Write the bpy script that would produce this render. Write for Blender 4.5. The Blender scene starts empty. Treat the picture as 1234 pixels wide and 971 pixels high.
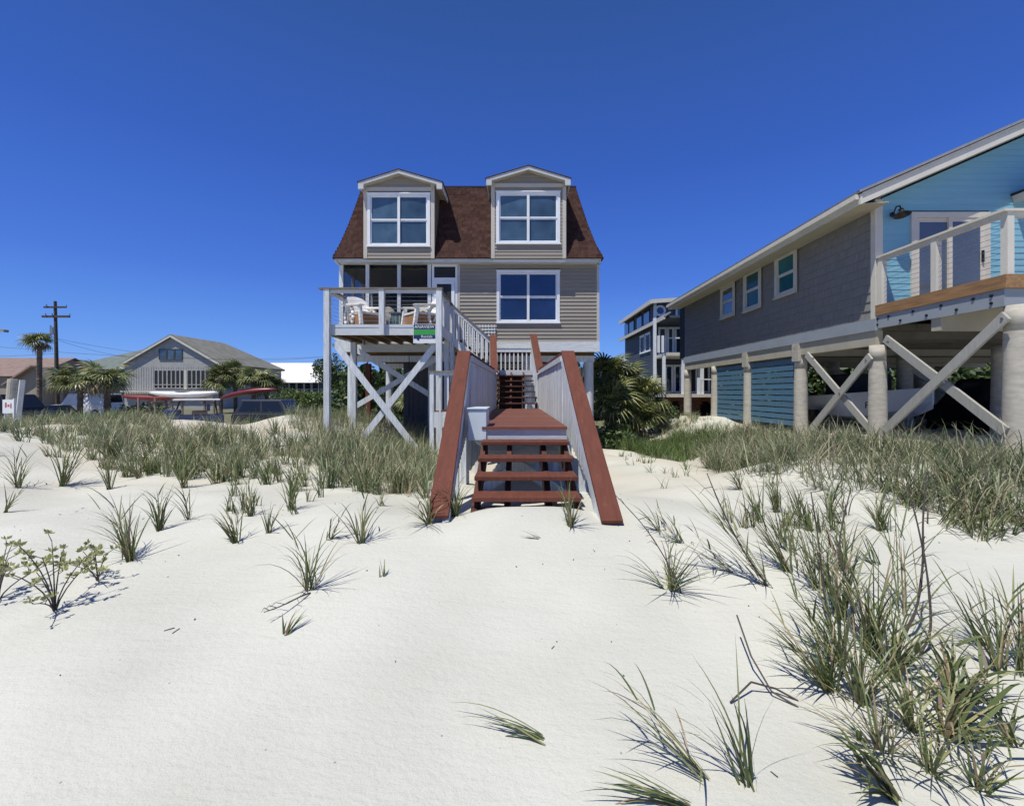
import bpy, math, random
import numpy as np
from mathutils import Vector, Matrix
random.seed(7); rng = np.random.default_rng(7)
scene = bpy.context.scene
COL = scene.collection
# ------------------------------------------------------------------ camera
EYE = 1.6; F = 550.0; VX = 626.0; VY = 472.0          # focal length and vanishing point in photo pixels
cd = bpy.data.cameras.new('camera'); cam = bpy.data.objects.new('camera', cd); COL.objects.link(cam)
cam.location = (0, 0, EYE); cam.rotation_euler = (math.radians(90), 0, 0)
cd.sensor_width = 36; cd.lens = 36 * F / 1234
cd.shift_x = -(VX - 617) / 1234; cd.shift_y = -(485.5 - VY) / 1234
cd.clip_start = 0.05; cd.clip_end = 3000
scene.camera = cam
# ------------------------------------------------------------------ sky and sun
SUN = Vector((-0.30, -0.36, 1.0)).normalized()        # direction towards the sun
w = bpy.data.worlds.new('World'); scene.world = w; w.use_nodes = True
nt = w.node_tree; nt.nodes.clear()
sky = nt.nodes.new('ShaderNodeTexSky'); sky.sky_type = 'NISHITA'; sky.sun_disc = False
sky.sun_elevation = math.asin(SUN.z); sky.sun_rotation = math.atan2(SUN.x, SUN.y)
sky.altitude = 0; sky.air_density = 1.0; sky.dust_density = 0.3; sky.ozone_density = 4.0
hs = nt.nodes.new('ShaderNodeHueSaturation'); hs.inputs['Saturation'].default_value = 1.28; hs.inputs['Value'].default_value = 1.0
hs.inputs['Hue'].default_value = 0.508
bg = nt.nodes.new('ShaderNodeBackground'); bg.inputs[1].default_value = 0.11
wo = nt.nodes.new('ShaderNodeOutputWorld')
nt.links.new(sky.outputs[0], hs.inputs['Color']); nt.links.new(hs.outputs[0], bg.inputs[0]); 
tcw = nt.nodes.new('ShaderNodeTexCoord'); sxw = nt.nodes.new('ShaderNodeSeparateXYZ'); nt.links.new(tcw.outputs['Generated'], sxw.inputs[0])
rw_ = nt.nodes.new('ShaderNodeValToRGB'); el_ = rw_.color_ramp.elements      # clear blue air: paler at the horizon, deep blue overhead
el_[0].position = 0.0; el_[0].color = (0.20, 0.42, 0.90, 1); el_[1].position = 1.0; el_[1].color = (0.030, 0.068, 0.23, 1)
for p_, c_ in ((0.08, (0.120, 0.32, 0.92)), (0.22, (0.066, 0.185, 0.74)), (0.42, (0.040, 0.118, 0.54)), (0.65, (0.034, 0.092, 0.34))):
    q_ = el_.new(p_); q_.color = (*c_, 1)
nt.links.new(sxw.outputs['Z'], rw_.inputs[0])
bg2 = nt.nodes.new('ShaderNodeBackground'); bg2.inputs[1].default_value = 1.0; nt.links.new(rw_.outputs[0], bg2.inputs[0])
mxw = nt.nodes.new('ShaderNodeMixShader'); mxw.inputs[0].default_value = 0.8
nt.links.new(bg.outputs[0], mxw.inputs[1]); nt.links.new(bg2.outputs[0], mxw.inputs[2]); nt.links.new(mxw.outputs[0], wo.inputs[0])
sd = bpy.data.lights.new('sun', 'SUN'); sd.energy = 4.8; sd.angle = math.radians(0.5); sd.color = (1.0, 0.965, 0.865)
so = bpy.data.objects.new('sun', sd); COL.objects.link(so)
so.rotation_euler = (-SUN).to_track_quat('-Z', 'Y').to_euler(); so.location = (-20, -20, 60)
scene.view_settings.view_transform = 'Standard'; scene.view_settings.look = 'None'
scene.view_settings.exposure = 0; scene.view_settings.gamma = 1
# ------------------------------------------------------------------ helpers
def X(px, D): return (px - VX) * D / F
def Z(py, D): return EYE + (VY - py) * D / F
def V(px, py, D): return (X(px, D), D, Z(py, D))

def mat(name, col, rough=0.6, tone=0.0, noise=None, bump=None, stretch=(1, 1, 1), metal=0.0, spec=0.5, dirt=None, alpha=None, coat=0.0):
    m = bpy.data.materials.new(name); m.use_nodes = True
    t = m.node_tree; N = t.nodes; L = t.links; p = N['Principled BSDF']
    p.inputs['Roughness'].default_value = rough; p.inputs['Metallic'].default_value = metal
    p.inputs['Specular IOR Level'].default_value = spec
    if coat: p.inputs['Coat Weight'].default_value = coat
    tc = N.new('ShaderNodeTexCoord'); mp = N.new('ShaderNodeMapping'); mp.inputs['Scale'].default_value = stretch
    L.new(tc.outputs['Object'], mp.inputs[0])
    rgb = N.new('ShaderNodeRGB'); rgb.outputs[0].default_value = (*col, 1); src = rgb.outputs[0]
    if dirt:                                             # (colour, scale, threshold, amount): stains and bare patches
        nz = N.new('ShaderNodeTexNoise'); nz.inputs['Scale'].default_value = dirt[1]; nz.inputs['Detail'].default_value = 8
        nz.inputs['Roughness'].default_value = 0.7; L.new(mp.outputs[0], nz.inputs['Vector'])
        mr = N.new('ShaderNodeMapRange'); mr.inputs[1].default_value = dirt[2]; mr.inputs[2].default_value = dirt[2] + 0.15
        mr.inputs[4].default_value = dirt[3]; L.new(nz.outputs[0], mr.inputs[0])
        mx = N.new('ShaderNodeMix'); mx.data_type = 'RGBA'; mx.inputs[7].default_value = (*dirt[0], 1)
        L.new(mr.outputs[0], mx.inputs[0]); L.new(src, mx.inputs[6]); src = mx.outputs[2]
    h = N.new('ShaderNodeHueSaturation'); L.new(src, h.inputs['Color'])
    val = None
    if noise:
        nz = N.new('ShaderNodeTexNoise'); nz.inputs['Scale'].default_value = noise[0]; nz.inputs['Detail'].default_value = 6
        L.new(mp.outputs[0], nz.inputs['Vector'])
        a = N.new('ShaderNodeMapRange'); a.inputs[1].default_value = 0.3; a.inputs[2].default_value = 0.7
        a.inputs[3].default_value = 1 - noise[1]; a.inputs[4].default_value = 1 + noise[1]; L.new(nz.outputs[0], a.inputs[0]); val = a.outputs[0]
    if tone:
        at = N.new('ShaderNodeAttribute'); at.attribute_name = 'tone'
        a = N.new('ShaderNodeMapRange'); a.inputs[3].default_value = 1 - tone; a.inputs[4].default_value = 1 + tone
        L.new(at.outputs['Fac'], a.inputs[0])
        if val:
            mu = N.new('ShaderNodeMath'); mu.operation = 'MULTIPLY'; L.new(val, mu.inputs[0]); L.new(a.outputs[0], mu.inputs[1]); val = mu.outputs[0]
        else: val = a.outputs[0]
    if val: L.new(val, h.inputs['Value'])
    L.new(h.outputs[0], p.inputs['Base Color'])
    if bump:
        nz = N.new('ShaderNodeTexNoise'); nz.inputs['Scale'].default_value = bump[0]; nz.inputs['Detail'].default_value = 5
        L.new(mp.outputs[0], nz.inputs['Vector'])
        b = N.new('ShaderNodeBump'); b.inputs['Strength'].default_value = bump[1]; b.inputs['Distance'].default_value = 0.01 if len(bump) < 3 else bump[2]
        L.new(nz.outputs[0], b.inputs['Height']); L.new(b.outputs[0], p.inputs['Normal'])
    if alpha is not None: p.inputs['Alpha'].default_value = alpha
    return m

def leafmat(name, stops, transl=0.3, rough=0.5):
    m = bpy.data.materials.new(name); m.use_nodes = True; t = m.node_tree; N = t.nodes; L = t.links; p = N['Principled BSDF']
    at = N.new('ShaderNodeAttribute'); at.attribute_name = 'tone'
    r = N.new('ShaderNodeValToRGB'); e = r.color_ramp.elements
    e[0].position = stops[0][0]; e[0].color = (*stops[0][1], 1); e[1].position = stops[-1][0]; e[1].color = (*stops[-1][1], 1)
    for s in stops[1:-1]: q = e.new(s[0]); q.color = (*s[1], 1)
    L.new(at.outputs['Fac'], r.inputs[0]); L.new(r.outputs[0], p.inputs['Base Color']); p.inputs['Roughness'].default_value = rough
    tr = N.new('ShaderNodeBsdfTranslucent'); L.new(r.outputs[0], tr.inputs[0])
    mx = N.new('ShaderNodeMixShader'); mx.inputs[0].default_value = transl
    L.new(p.outputs[0], mx.inputs[1]); L.new(tr.outputs[0], mx.inputs[2]); L.new(mx.outputs[0], N['Material Output'].inputs[0])
    return m

WH_D = ((0.30, 0.28, 0.25), 4.0, 0.55, 0.6)
M = {
 'white': mat('weathered_white_paint', (0.60, 0.63, 0.65), 0.6, 0.10, (5, 0.17), (30, 0.5), (7, 7, 0.6), dirt=WH_D),
 'whiteh': mat('weathered_white_board', (0.60, 0.63, 0.65), 0.6, 0.06, (6, 0.16), (30, 0.5), (0.6, 7, 12), dirt=WH_D),
 'trim': mat('white_vinyl_trim', (0.74, 0.76, 0.78), 0.4, 0.02, (3, 0.05)),
 'vinyl': mat('taupe_vinyl_siding', (0.275, 0.245, 0.20), 0.5, 0.05, (2, 0.08), (30, 0.15), (0.3, 1, 4)),
 'vinyl_trim': mat('beige_corner_trim', (0.50, 0.46, 0.40), 0.5, 0.02, (3, 0.05)),
 'shingle': mat('red_brown_shingle', (0.062, 0.033, 0.027), 0.95, 0.24, (9, 0.25), (220, 0.8), spec=0.1),
 'red': mat('red_brown_deck_paint', (0.132, 0.046, 0.031), 0.75, 0.07, (5, 0.14), (60, 0.35), (4, .6, 1), spec=0.2, dirt=((0.34, 0.22, 0.17), 14, 0.60, 0.55)),
 'redboards': mat('red_brown_deck_boards', (0.148, 0.052, 0.036), 0.75, 0.22, (5, 0.18), (60, 0.4), (1, 6, 1), dirt=((0.38, 0.30, 0.24), 6, 0.60, 0.4)),
 'browndark': mat('dark_brown_framing', (0.085, 0.032, 0.022), 0.8, 0.1, (5, 0.2)),
 'under': mat('bare_wood_underside', (0.16, 0.095, 0.04), 0.8, 0.2, (3, 0.25), (30, 0.3), (1, 6, 1)),
 'treated': mat('stained_timber_fascia', (0.27, 0.15, 0.065), 0.65, 0.12, (3, 0.3), (40, 0.4), (6, 0.7, 6)),
 'cap': mat('grey_brown_rail_cap', (0.20, 0.16, 0.13), 0.7, 0.1, (4, 0.2)),
 'glass': mat('window_glass', (0.050, 0.088, 0.125), 0.05, 0.28, (2.2, 0.30), (3, 0.04), spec=0.8, coat=0.5),
 'glassdeep': mat('deep_blue_window_glass', (0.010, 0.022, 0.075), 0.04, 0.3, (1.6, 0.35), spec=0.9, coat=0.5),
 'glassteal': mat('teal_window_glass', (0.02, 0.10, 0.11), 0.15, 0.6, (1.5, 0.3), spec=0.3),
 'glassgrey': mat('grey_patio_glass', (0.10, 0.125, 0.155), 0.08, 0.2, (0.8, 0.2), spec=0.7, coat=0.5),
 'dark': mat('dark_interior', (0.02, 0.022, 0.028), 0.8, 0.1, (2, 0.3)),
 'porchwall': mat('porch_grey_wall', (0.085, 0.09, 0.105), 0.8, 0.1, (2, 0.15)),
 'ceil': mat('tan_porch_ceiling', (0.22, 0.19, 0.14), 0.8, 0.1, (2, 0.1), stretch=(6, 1, 1)),
 'adiro': mat('white_resin_chair', (0.78, 0.76, 0.71), 0.35, 0.03, (3, 0.04)),
 'tanwood': mat('tan_cushion', (0.33, 0.17, 0.07), 0.8, 0.1, (8, 0.2)),
 'wicker': mat('grey_wicker', (0.20, 0.19, 0.165), 0.8, 0.2, (60, 0.35), (90, 0.6)),
 'tealtile': mat('sea_green_table', (0.10, 0.17, 0.17), 0.4, 0.3, (6, 0.3)),
 'piling': mat('concrete_piling', (0.44, 0.41, 0.345), 0.85, 0.08, (6, 0.14), (45, 0.5), (1, 1, 2.5), dirt=((0.26, 0.23, 0.18), 2.5, 0.55, 0.5)),
 'beam': mat('cream_beam', (0.40, 0.37, 0.29), 0.7, 0.05, (3, 0.08)),
 'brace': mat('grey_white_brace', (0.38, 0.37, 0.33), 0.7, 0.05, (4, 0.1), (40, 0.3), (1, 6, 1)),
 'band': mat('blue_grey_band', (0.27, 0.30, 0.33), 0.5, 0.03, (2, 0.06)),
 'shake': mat('grey_shake_siding', (0.215, 0.21, 0.195), 0.75, 0.05, (6, 0.10), (50, 0.3), (1, 6, 0.6)),
 'ltblue': mat('light_blue_siding', (0.20, 0.43, 0.54), 0.55, 0.03, (2, 0.05), (40, 0.15), (0.4, 1, 5)),
 'cream': mat('cream_trim', (0.60, 0.57, 0.49), 0.5, 0.03, (3, 0.06)),
 'slat': mat('blue_painted_slat', (0.075, 0.17, 0.26), 0.55, 0.10, (5, 0.12), (40, 0.3), (1, 0.7, 8)),
 'metal': mat('galvanised_steel', (0.35, 0.36, 0.38), 0.4, 0.05, (8, 0.1), metal=0.8),
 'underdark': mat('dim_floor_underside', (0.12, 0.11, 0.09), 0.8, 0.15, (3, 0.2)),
 'raketrim': mat('dull_white_trim', (0.50, 0.51, 0.50), 0.5, 0.03, (3, 0.08)),
 'iron': mat('black_iron', (0.012, 0.012, 0.014), 0.4),
 'roofgrey': mat('grey_metal_roof', (0.26, 0.26, 0.26), 0.6, 0.06, (6, 0.12)),
 'roofgrey2': mat('weathered_shingle_roof', (0.20, 0.195, 0.165), 0.9, 0.15, (1.5, 0.2), (30, 0.4)),
 'roofgreen': mat('grey_green_shingle_roof', (0.13, 0.155, 0.145), 0.9, 0.15, (1.5, 0.15)),
 'roofpink': mat('pink_brown_roof', (0.25, 0.175, 0.15), 0.9, 0.12, (2, 0.15)),
 'roofwhite': mat('white_metal_roof', (0.80, 0.80, 0.78), 0.5, 0.04, (2, 0.04)),
 'tanwall': mat('tan_stucco', (0.34, 0.29, 0.23), 0.85, 0.04, (2, 0.08)),
 'greywall': mat('grey_clapboard', (0.40, 0.40, 0.385), 0.75, 0.1, (2, 0.1)),
 'bluewall': mat('slate_blue_siding', (0.060, 0.076, 0.094), 0.7, 0.08, (3, 0.1)),
 'brick': mat('red_brick', (0.17, 0.07, 0.05), 0.9, 0.3, (6, 0.2), (40, 0.5)),
 'mortar': mat('mortar', (0.28, 0.25, 0.22), 0.9),
 'pole': mat('creosote_pole', (0.07, 0.055, 0.042), 0.9, 0.1, (6, 0.3)),
 'wire': mat('black_wire', (0.02, 0.02, 0.025), 0.6),
 'blackcar': mat('black_car_paint', (0.012, 0.012, 0.014), 0.45, spec=0.25, coat=0.15),
 'bluecar': mat('slate_blue_car_paint', (0.03, 0.036, 0.05), 0.4, spec=0.3, coat=0.3),
 'whitecar': mat('white_car_paint', (0.72, 0.72, 0.72), 0.25, coat=1.0),
 'carglass': mat('car_glass', (0.012, 0.016, 0.02), 0.12, spec=0.5, coat=0.2),
 'tyre': mat('tyre_rubber', (0.02, 0.02, 0.02), 0.85),
 'rim': mat('wheel_rim', (0.4, 0.4, 0.42), 0.3, metal=0.8),
 'lamp': mat('lamp_lens', (0.7, 0.7, 0.7), 0.1),
 'navy': mat('navy_plastic', (0.03, 0.05, 0.13), 0.35),
 'kred': mat('red_kayak_plastic', (0.20, 0.025, 0.025), 0.45, 0.1, (3, 0.15)),
 'kmaroon': mat('maroon_kayak_plastic', (0.16, 0.025, 0.028), 0.35, 0.1, (3, 0.2)),
 'kwhite': mat('white_kayak_plastic', (0.72, 0.72, 0.72), 0.35, 0.05, (3, 0.06)),
 'hull': mat('grey_white_boat_hull', (0.42, 0.46, 0.52), 0.3, 0.02, (2, 0.08)),
 'bark': mat('palm_bark', (0.16, 0.12, 0.085), 0.95, 0.3, (12, 0.4), (30, 0.8), (1, 1, 3)),
 'signnavy': mat('navy_sign_print', (0.015, 0.025, 0.09), 0.4),
 'signgreen': mat('green_sign_print', (0.04, 0.33, 0.05), 0.4),
 'signwhite': mat('white_sign_print', (0.75, 0.77, 0.78), 0.4),
 'signred': mat('red_sign_print', (0.45, 0.10, 0.08), 0.5),
 'box': mat('pale_blue_white_box', (0.56, 0.63, 0.68), 0.5, 0.03, (3, 0.08)),
 'rock': mat('pale_stone', (0.42, 0.37, 0.30), 0.9, 0.1, (5, 0.3), (12, 0.6, 0.03)),
 'twig': mat('dry_twig', (0.07, 0.055, 0.05), 0.85, 0.3),
}
M['screen'] = mat('insect_screen', (0.012, 0.013, 0.016), 0.7, alpha=0.34)
M['lattice'] = M['white']
M['grass'] = leafmat('sea_oat_leaf', [(0.0, (0.045, 0.07, 0.022)), (0.3, (0.11, 0.145, 0.05)), (0.6, (0.205, 0.235, 0.095)), (0.78, (0.36, 0.35, 0.17)), (0.88, (0.46, 0.37, 0.22)), (0.95, (0.26, 0.18, 0.12)), (1.0, (0.10, 0.075, 0.06))], 0.25)
M['grassfar'] = leafmat('dune_grass_leaf', [(0.0, (0.070, 0.105, 0.045)), (0.35, (0.165, 0.205, 0.10)), (0.65, (0.30, 0.33, 0.19)), (0.82, (0.52, 0.48, 0.30)), (1.0, (0.40, 0.31, 0.20))], 0.2)
M['grassgrey'] = leafmat('grey_green_dune_grass', [(0.0, (0.06, 0.09, 0.038)), (0.35, (0.145, 0.18, 0.085)), (0.65, (0.26, 0.285, 0.16)), (0.82, (0.46, 0.42, 0.29)), (1.0, (0.32, 0.26, 0.19))], 0.2)
M['lush'] = leafmat('bright_green_grass_leaf', [(0.0, (0.05, 0.09, 0.02)), (0.6, (0.13, 0.20, 0.06)), (1.0, (0.24, 0.26, 0.10))], 0.3)
M['palm'] = leafmat('palm_leaf', [(0.0, (0.05, 0.075, 0.022)), (0.4, (0.12, 0.155, 0.05)), (0.8, (0.28, 0.29, 0.11)), (1.0, (0.42, 0.37, 0.18))], 0.15, 0.4)
M['palmdry'] = leafmat('dry_palm_leaf', [(0.0, (0.13, 0.10, 0.05)), (0.6, (0.24, 0.18, 0.10)), (1.0, (0.30, 0.24, 0.15))], 0.15, 0.6)
M['hedge'] = leafmat('hedge_leaf', [(0.0, (0.02, 0.04, 0.012)), (0.6, (0.06, 0.10, 0.03)), (1.0, (0.13, 0.18, 0.06))], 0.2)
M['shrubleaf'] = leafmat('pale_shrub_leaf', [(0.0, (0.24, 0.27, 0.10)), (0.5, (0.42, 0.43, 0.19)), (1.0, (0.58, 0.56, 0.30))], 0.35)

# sand
def sand_material():
    m = bpy.data.materials.new('white_quartz_sand'); m.use_nodes = True; t = m.node_tree; N = t.nodes; L = t.links; p = N['Principled BSDF']
    p.inputs['Roughness'].default_value = 0.95; p.inputs['Specular IOR Level'].default_value = 0.15
    tc = N.new('ShaderNodeTexCoord')
    def noise(s, d, r=0.5, st=None):
        n = N.new('ShaderNodeTexNoise'); n.inputs['Scale'].default_value = s; n.inputs['Detail'].default_value = d; n.inputs['Roughness'].default_value = r
        if st:
            mp = N.new('ShaderNodeMapping'); mp.inputs['Scale'].default_value = st; mp.inputs['Rotation'].default_value = (0, 0, 0.5); L.new(tc.outputs['Object'], mp.inputs[0]); L.new(mp.outputs[0], n.inputs['Vector'])
        else: L.new(tc.outputs['Object'], n.inputs['Vector'])
        return n.outputs[0]
    r = N.new('ShaderNodeValToRGB'); r.color_ramp.elements[0].position = 0.3; r.color_ramp.elements[0].color = (0.50, 0.495, 0.44, 1)
    r.color_ramp.elements[1].position = 0.7; r.color_ramp.elements[1].color = (0.60, 0.595, 0.535, 1); L.new(noise(0.9, 6), r.inputs[0])
    g = N.new('ShaderNodeMapRange'); g.inputs[1].default_value = 0.3; g.inputs[2].default_value = 0.7; g.inputs[3].default_value = 0.88; g.inputs[4].default_value = 1.1
    L.new(noise(260, 3, 0.8), g.inputs[0])
    # dark specks of debris
    vo = N.new('ShaderNodeTexVoronoi'); vo.inputs['Scale'].default_value = 5; L.new(tc.outputs['Object'], vo.inputs['Vector'])
    sp = N.new('ShaderNodeMath'); sp.operation = 'GREATER_THAN'; sp.inputs[1].default_value = 0.026; L.new(vo.outputs['Distance'], sp.inputs[0])
    # tan, trampled sand farther back between the houses and street
    sx = N.new('ShaderNodeSeparateXYZ'); L.new(tc.outputs['Object'], sx.inputs[0])
    fr = N.new('ShaderNodeMapRange'); fr.inputs[1].default_value = 5.5; fr.inputs[2].default_value = 9.5; L.new(sx.outputs['Y'], fr.inputs[0])
    n2 = N.new('ShaderNodeMapRange'); n2.inputs[1].default_value = 0.35; n2.inputs[2].default_value = 0.6; L.new(noise(0.7, 5), n2.inputs[0])
    mu = N.new('ShaderNodeMath'); mu.operation = 'MULTIPLY'; L.new(fr.outputs[0], mu.inputs[0]); L.new(n2.outputs[0], mu.inputs[1])
    mx = N.new('ShaderNodeMix'); mx.data_type = 'RGBA'; mx.inputs[7].default_value = (0.53, 0.485, 0.395, 1); L.new(mu.outputs[0], mx.inputs[0]); L.new(r.outputs[0], mx.inputs[6])
    # green lots far behind the dune
    f2 = N.new('ShaderNodeMapRange'); f2.inputs[1].default_value = 22; f2.inputs[2].default_value = 27; L.new(sx.outputs['Y'], f2.inputs[0])
    m2 = N.new('ShaderNodeMix'); m2.data_type = 'RGBA'; m2.inputs[7].default_value = (0.16, 0.16, 0.10, 1); L.new(f2.outputs[0], m2.inputs[0]); L.new(mx.outputs[2], m2.inputs[6])
    hv = N.new('ShaderNodeHueSaturation'); L.new(m2.outputs[2], hv.inputs['Color'])
    vm = N.new('ShaderNodeMath'); vm.operation = 'MULTIPLY'; L.new(g.outputs[0], vm.inputs[0])
    vr = N.new('ShaderNodeMapRange'); vr.inputs[3].default_value = 0.55; vr.inputs[4].default_value = 1.0; L.new(sp.outputs[0], vr.inputs[0]); L.new(vr.outputs[0], vm.inputs[1])
    L.new(vm.outputs[0], hv.inputs['Value']); L.new(hv.outputs[0], p.inputs['Base Color'])
    b1 = N.new('ShaderNodeBump'); b1.inputs['Strength'].default_value = 0.5; b1.inputs['Distance'].default_value = 0.006; L.new(noise(160, 4, 0.7), b1.inputs['Height'])
    b2 = N.new('ShaderNodeBump'); b2.inputs['Strength'].default_value = 0.30; b2.inputs['Distance'].default_value = 0.03; L.new(noise(7, 5, 0.55, (0.5, 2.0, 1)), b2.inputs['Height']); L.new(b1.outputs[0], b2.inputs['Normal'])
    b3 = N.new('ShaderNodeBump'); b3.inputs['Strength'].default_value = 0.35; b3.inputs['Distance'].default_value = 0.02; L.new(noise(26, 3, 0.6, (1, 1.4, 1)), b3.inputs['Height']); L.new(b2.outputs[0], b3.inputs['Normal'])
    L.new(b3.outputs[0], p.inputs['Normal'])
    return m
M['sand'] = sand_material()

class MB:
    def __init__(s): s.v = []; s.f = []; s.t = []
    def add(s, vs, fs, tone=None):
        b = len(s.v); s.v += [tuple(p) for p in vs]; tn = random.random() if tone is None else tone
        for f in fs: s.f.append(tuple(b + i for i in f)); s.t.append(tn)
    def box(s, x0, x1, y0, y1, z0, z1, tone=None):
        vs = [(x0,y0,z0),(x1,y0,z0),(x1,y1,z0),(x0,y1,z0),(x0,y0,z1),(x1,y0,z1),(x1,y1,z1),(x0,y1,z1)]
        s.add(vs, [(0,3,2,1),(4,5,6,7),(0,1,5,4),(1,2,6,5),(2,3,7,6),(3,0,4,7)], tone); return s
    def beam(s, p, q, w, h, up=(0,0,1), tone=None):      # w across, h along up
        p = Vector(p); q = Vector(q); d = (q-p).normalized(); up = Vector(up); a = d.cross(up)
        if a.length < 1e-4: a = d.cross(Vector((0,1,0)))
        a.normalize(); u = a.cross(d).normalized(); a = a*w/2; u = u*h/2
        vs = [p-a-u, p+a-u, p+a+u, p-a+u, q-a-u, q+a-u, q+a+u, q-a+u]
        s.add(vs, [(0,1,2,3),(7,6,5,4),(0,4,5,1),(1,5,6,2),(2,6,7,3),(3,7,4,0)], tone); return s
    def tube(s, p, q, r0, r1=None, n=10, tone=None, cap=True):
        r1 = r0 if r1 is None else r1; p = Vector(p); q = Vector(q); d = (q-p).normalized()
        a = d.cross(Vector((0,0,1)));
        if a.length < 1e-3: a = Vector((1,0,0))
        a.normalize(); b = d.cross(a)
        vs = [p + (a*math.cos(k*2*math.pi/n) + b*math.sin(k*2*math.pi/n))*r0 for k in range(n)] + [q + (a*math.cos(k*2*math.pi/n) + b*math.sin(k*2*math.pi/n))*r1 for k in range(n)]
        fs = [(k, (k+1)%n, n+(k+1)%n, n+k) for k in range(n)]
        if cap: fs += [tuple(range(n))[::-1], tuple(range(n, 2*n))]
        s.add(vs, fs, tone); return s
    def path(s, pts, rs, n=6, tone=None):
        tn = random.random() if tone is None else tone
        for i in range(len(pts)-1): s.tube(pts[i], pts[i+1], rs[i], rs[i+1], n, tn)
        return s
    def prism(s, pts, vec, tone=None):                   # polygon extruded along vec
        n = len(pts); vec = Vector(vec); vs = [Vector(p) for p in pts] + [Vector(p)+vec for p in pts]
        s.add(vs, [tuple(range(n))[::-1], tuple(range(n, 2*n))] + [(k, (k+1)%n, n+(k+1)%n, n+k) for k in range(n)], tone); return s
    def quad(s, a, b, c, d, tone=None): s.add([a,b,c,d], [(0,1,2,3)], tone); return s
    def slab(s, a, b, c, d, th, tone=None):
        a, b, c, d = map(Vector, (a,b,c,d)); n = (b-a).cross(d-a).normalized()*th
        s.add([a,b,c,d,a+n,b+n,c+n,d+n], [(3,2,1,0),(4,5,6,7),(0,1,5,4),(1,2,6,5),(2,3,7,6),(3,0,4,7)], tone); return s
    def mesh(s, name, m, off=(0,0,0), smooth=False):
        me = bpy.data.meshes.new(name); ox, oy, oz = off
        me.from_pydata([(p[0]-ox, p[1]-oy, p[2]-oz) for p in s.v], [], s.f)
        at = me.attributes.new('tone', 'FLOAT', 'FACE'); at.data.foreach_set('value', np.array(s.t, dtype=np.float32))
        me.materials.append(m)
        if smooth: me.polygons.foreach_set('use_smooth', [True]*len(me.polygons))
        me.update(); return me
    def build(s, name, m, parent=None, label=None, kind=None, bevel=0, smooth=False):
        off = wloc(parent) if parent else (0,0,0)
        o = bpy.data.objects.new(name, s.mesh(name, M[m] if isinstance(m, str) else m, off, smooth)); COL.objects.link(o)
        if parent: o.parent = parent
        if label: o['label'] = label
        if kind: o['kind'] = kind
        if bevel:
            b = o.modifiers.new('bevel', 'BEVEL'); b.width = bevel; b.segments = 2; b.limit_method = 'ANGLE'
        return o
def wloc(o):
    v = Vector((0,0,0))
    while o: v += o.location; o = o.parent
    return v
def thing(name, label, cat, loc=(0,0,0), group=None):
    o = bpy.data.objects.new(name, None); COL.objects.link(o); o.location = loc; o.empty_display_size = 0.2
    o['label'] = label; o['category'] = cat
    if group: o['group'] = group
    return o
def tag(o, label, cat, group=None):
    o['label'] = label; o['category'] = cat
    if group: o['group'] = group
    return o
def dup(root, loc=None, rz=None, label=None, sc=None):
    def cp(o, par):
        c = o.copy(); COL.objects.link(c)
        if par: c.parent = par
        for ch in o.children: cp(ch, c)
        return c
    r = cp(root, None)
    if loc is not None: r.location = loc
    if rz is not None: r.rotation_euler = (0, 0, rz)
    if sc: r.scale = (sc, sc, sc)
    if label: r['label'] = label
    return r
def B(*a, tone=None): return MB().box(*a, tone=tone)
# wall frame: origin o, along u, outward n
class Fr:
    def __init__(s, o, u, n): s.o = Vector(o); s.u = Vector(u); s.n = Vector(n)
    def p(s, a, d, z): return s.o + s.u*a + s.n*d + Vector((0,0,z))
    def box(s, mb, a0, a1, d0, d1, z0, z1, tone=None):
        pts = [s.p(a,d,z) for z in (z0,z1) for (a,d) in ((a0,d0),(a1,d0),(a1,d1),(a0,d1))]
        mb.add(pts, [(0,3,2,1),(4,5,6,7),(0,1,5,4),(1,2,6,5),(2,3,7,6),(3,0,4,7)], tone); return mb
def lap(mb, fr, a0, a1, z0, z1, pitch, holes=(), proud=0.022, top=None):
    """lap siding: every plank a wedge whose lower edge stands proud; holes = (a0,a1,z0,z1); top(z)->(a0,a1) limits for gables"""
    n = max(1, round((z1-z0)/pitch)); h = (z1-z0)/n
    for k in range(n):
        za, zb = z0+k*h, z0+(k+1)*h; A0, A1 = a0, a1
        if top:
            A0, A1 = top(za); B0, B1 = top(zb)
            if B1 < B0: B0 = B1 = (A0+A1)/2
            pts = [fr.p(A0,0,za), fr.p(A1,0,za), fr.p(A1,proud,za), fr.p(A0,proud,za), fr.p(B0,0,zb), fr.p(B1,0,zb), fr.p(B1,0.004,zb), fr.p(B0,0.004,zb)]
            if A1-A0 > .02: mb.add(pts, [(0,3,2,1),(4,5,6,7),(0,1,5,4),(1,2,6,5),(2,3,7,6),(3,0,4,7)])
            continue
        if A1 - A0 < 0.03: continue
        segs = [(A0, A1)]
        for (h0,h1,y0,y1) in holes:
            if zb > y0+0.01 and za < y1-0.01:
                ns = []
                for (s0,s1) in segs:
                    if h1 <= s0 or h0 >= s1: ns.append((s0,s1)); continue
                    if h0 > s0: ns.append((s0,h0))
                    if h1 < s1: ns.append((h1,s1))
                segs = ns
        for (s0,s1) in segs:
            if s1-s0 < 0.01: continue
            t = random.random()
            pts = [fr.p(s0,0,za), fr.p(s1,0,za), fr.p(s1,proud,za), fr.p(s0,proud,za), fr.p(s0,0,zb+0.01), fr.p(s1,0,zb+0.01), fr.p(s1,0.004,zb+0.01), fr.p(s0,0.004,zb+0.01)]
            mb.add(pts, [(0,3,2,1),(4,5,6,7),(0,1,5,4),(1,2,6,5),(2,3,7,6),(3,0,4,7)], t)
    return mb
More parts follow.
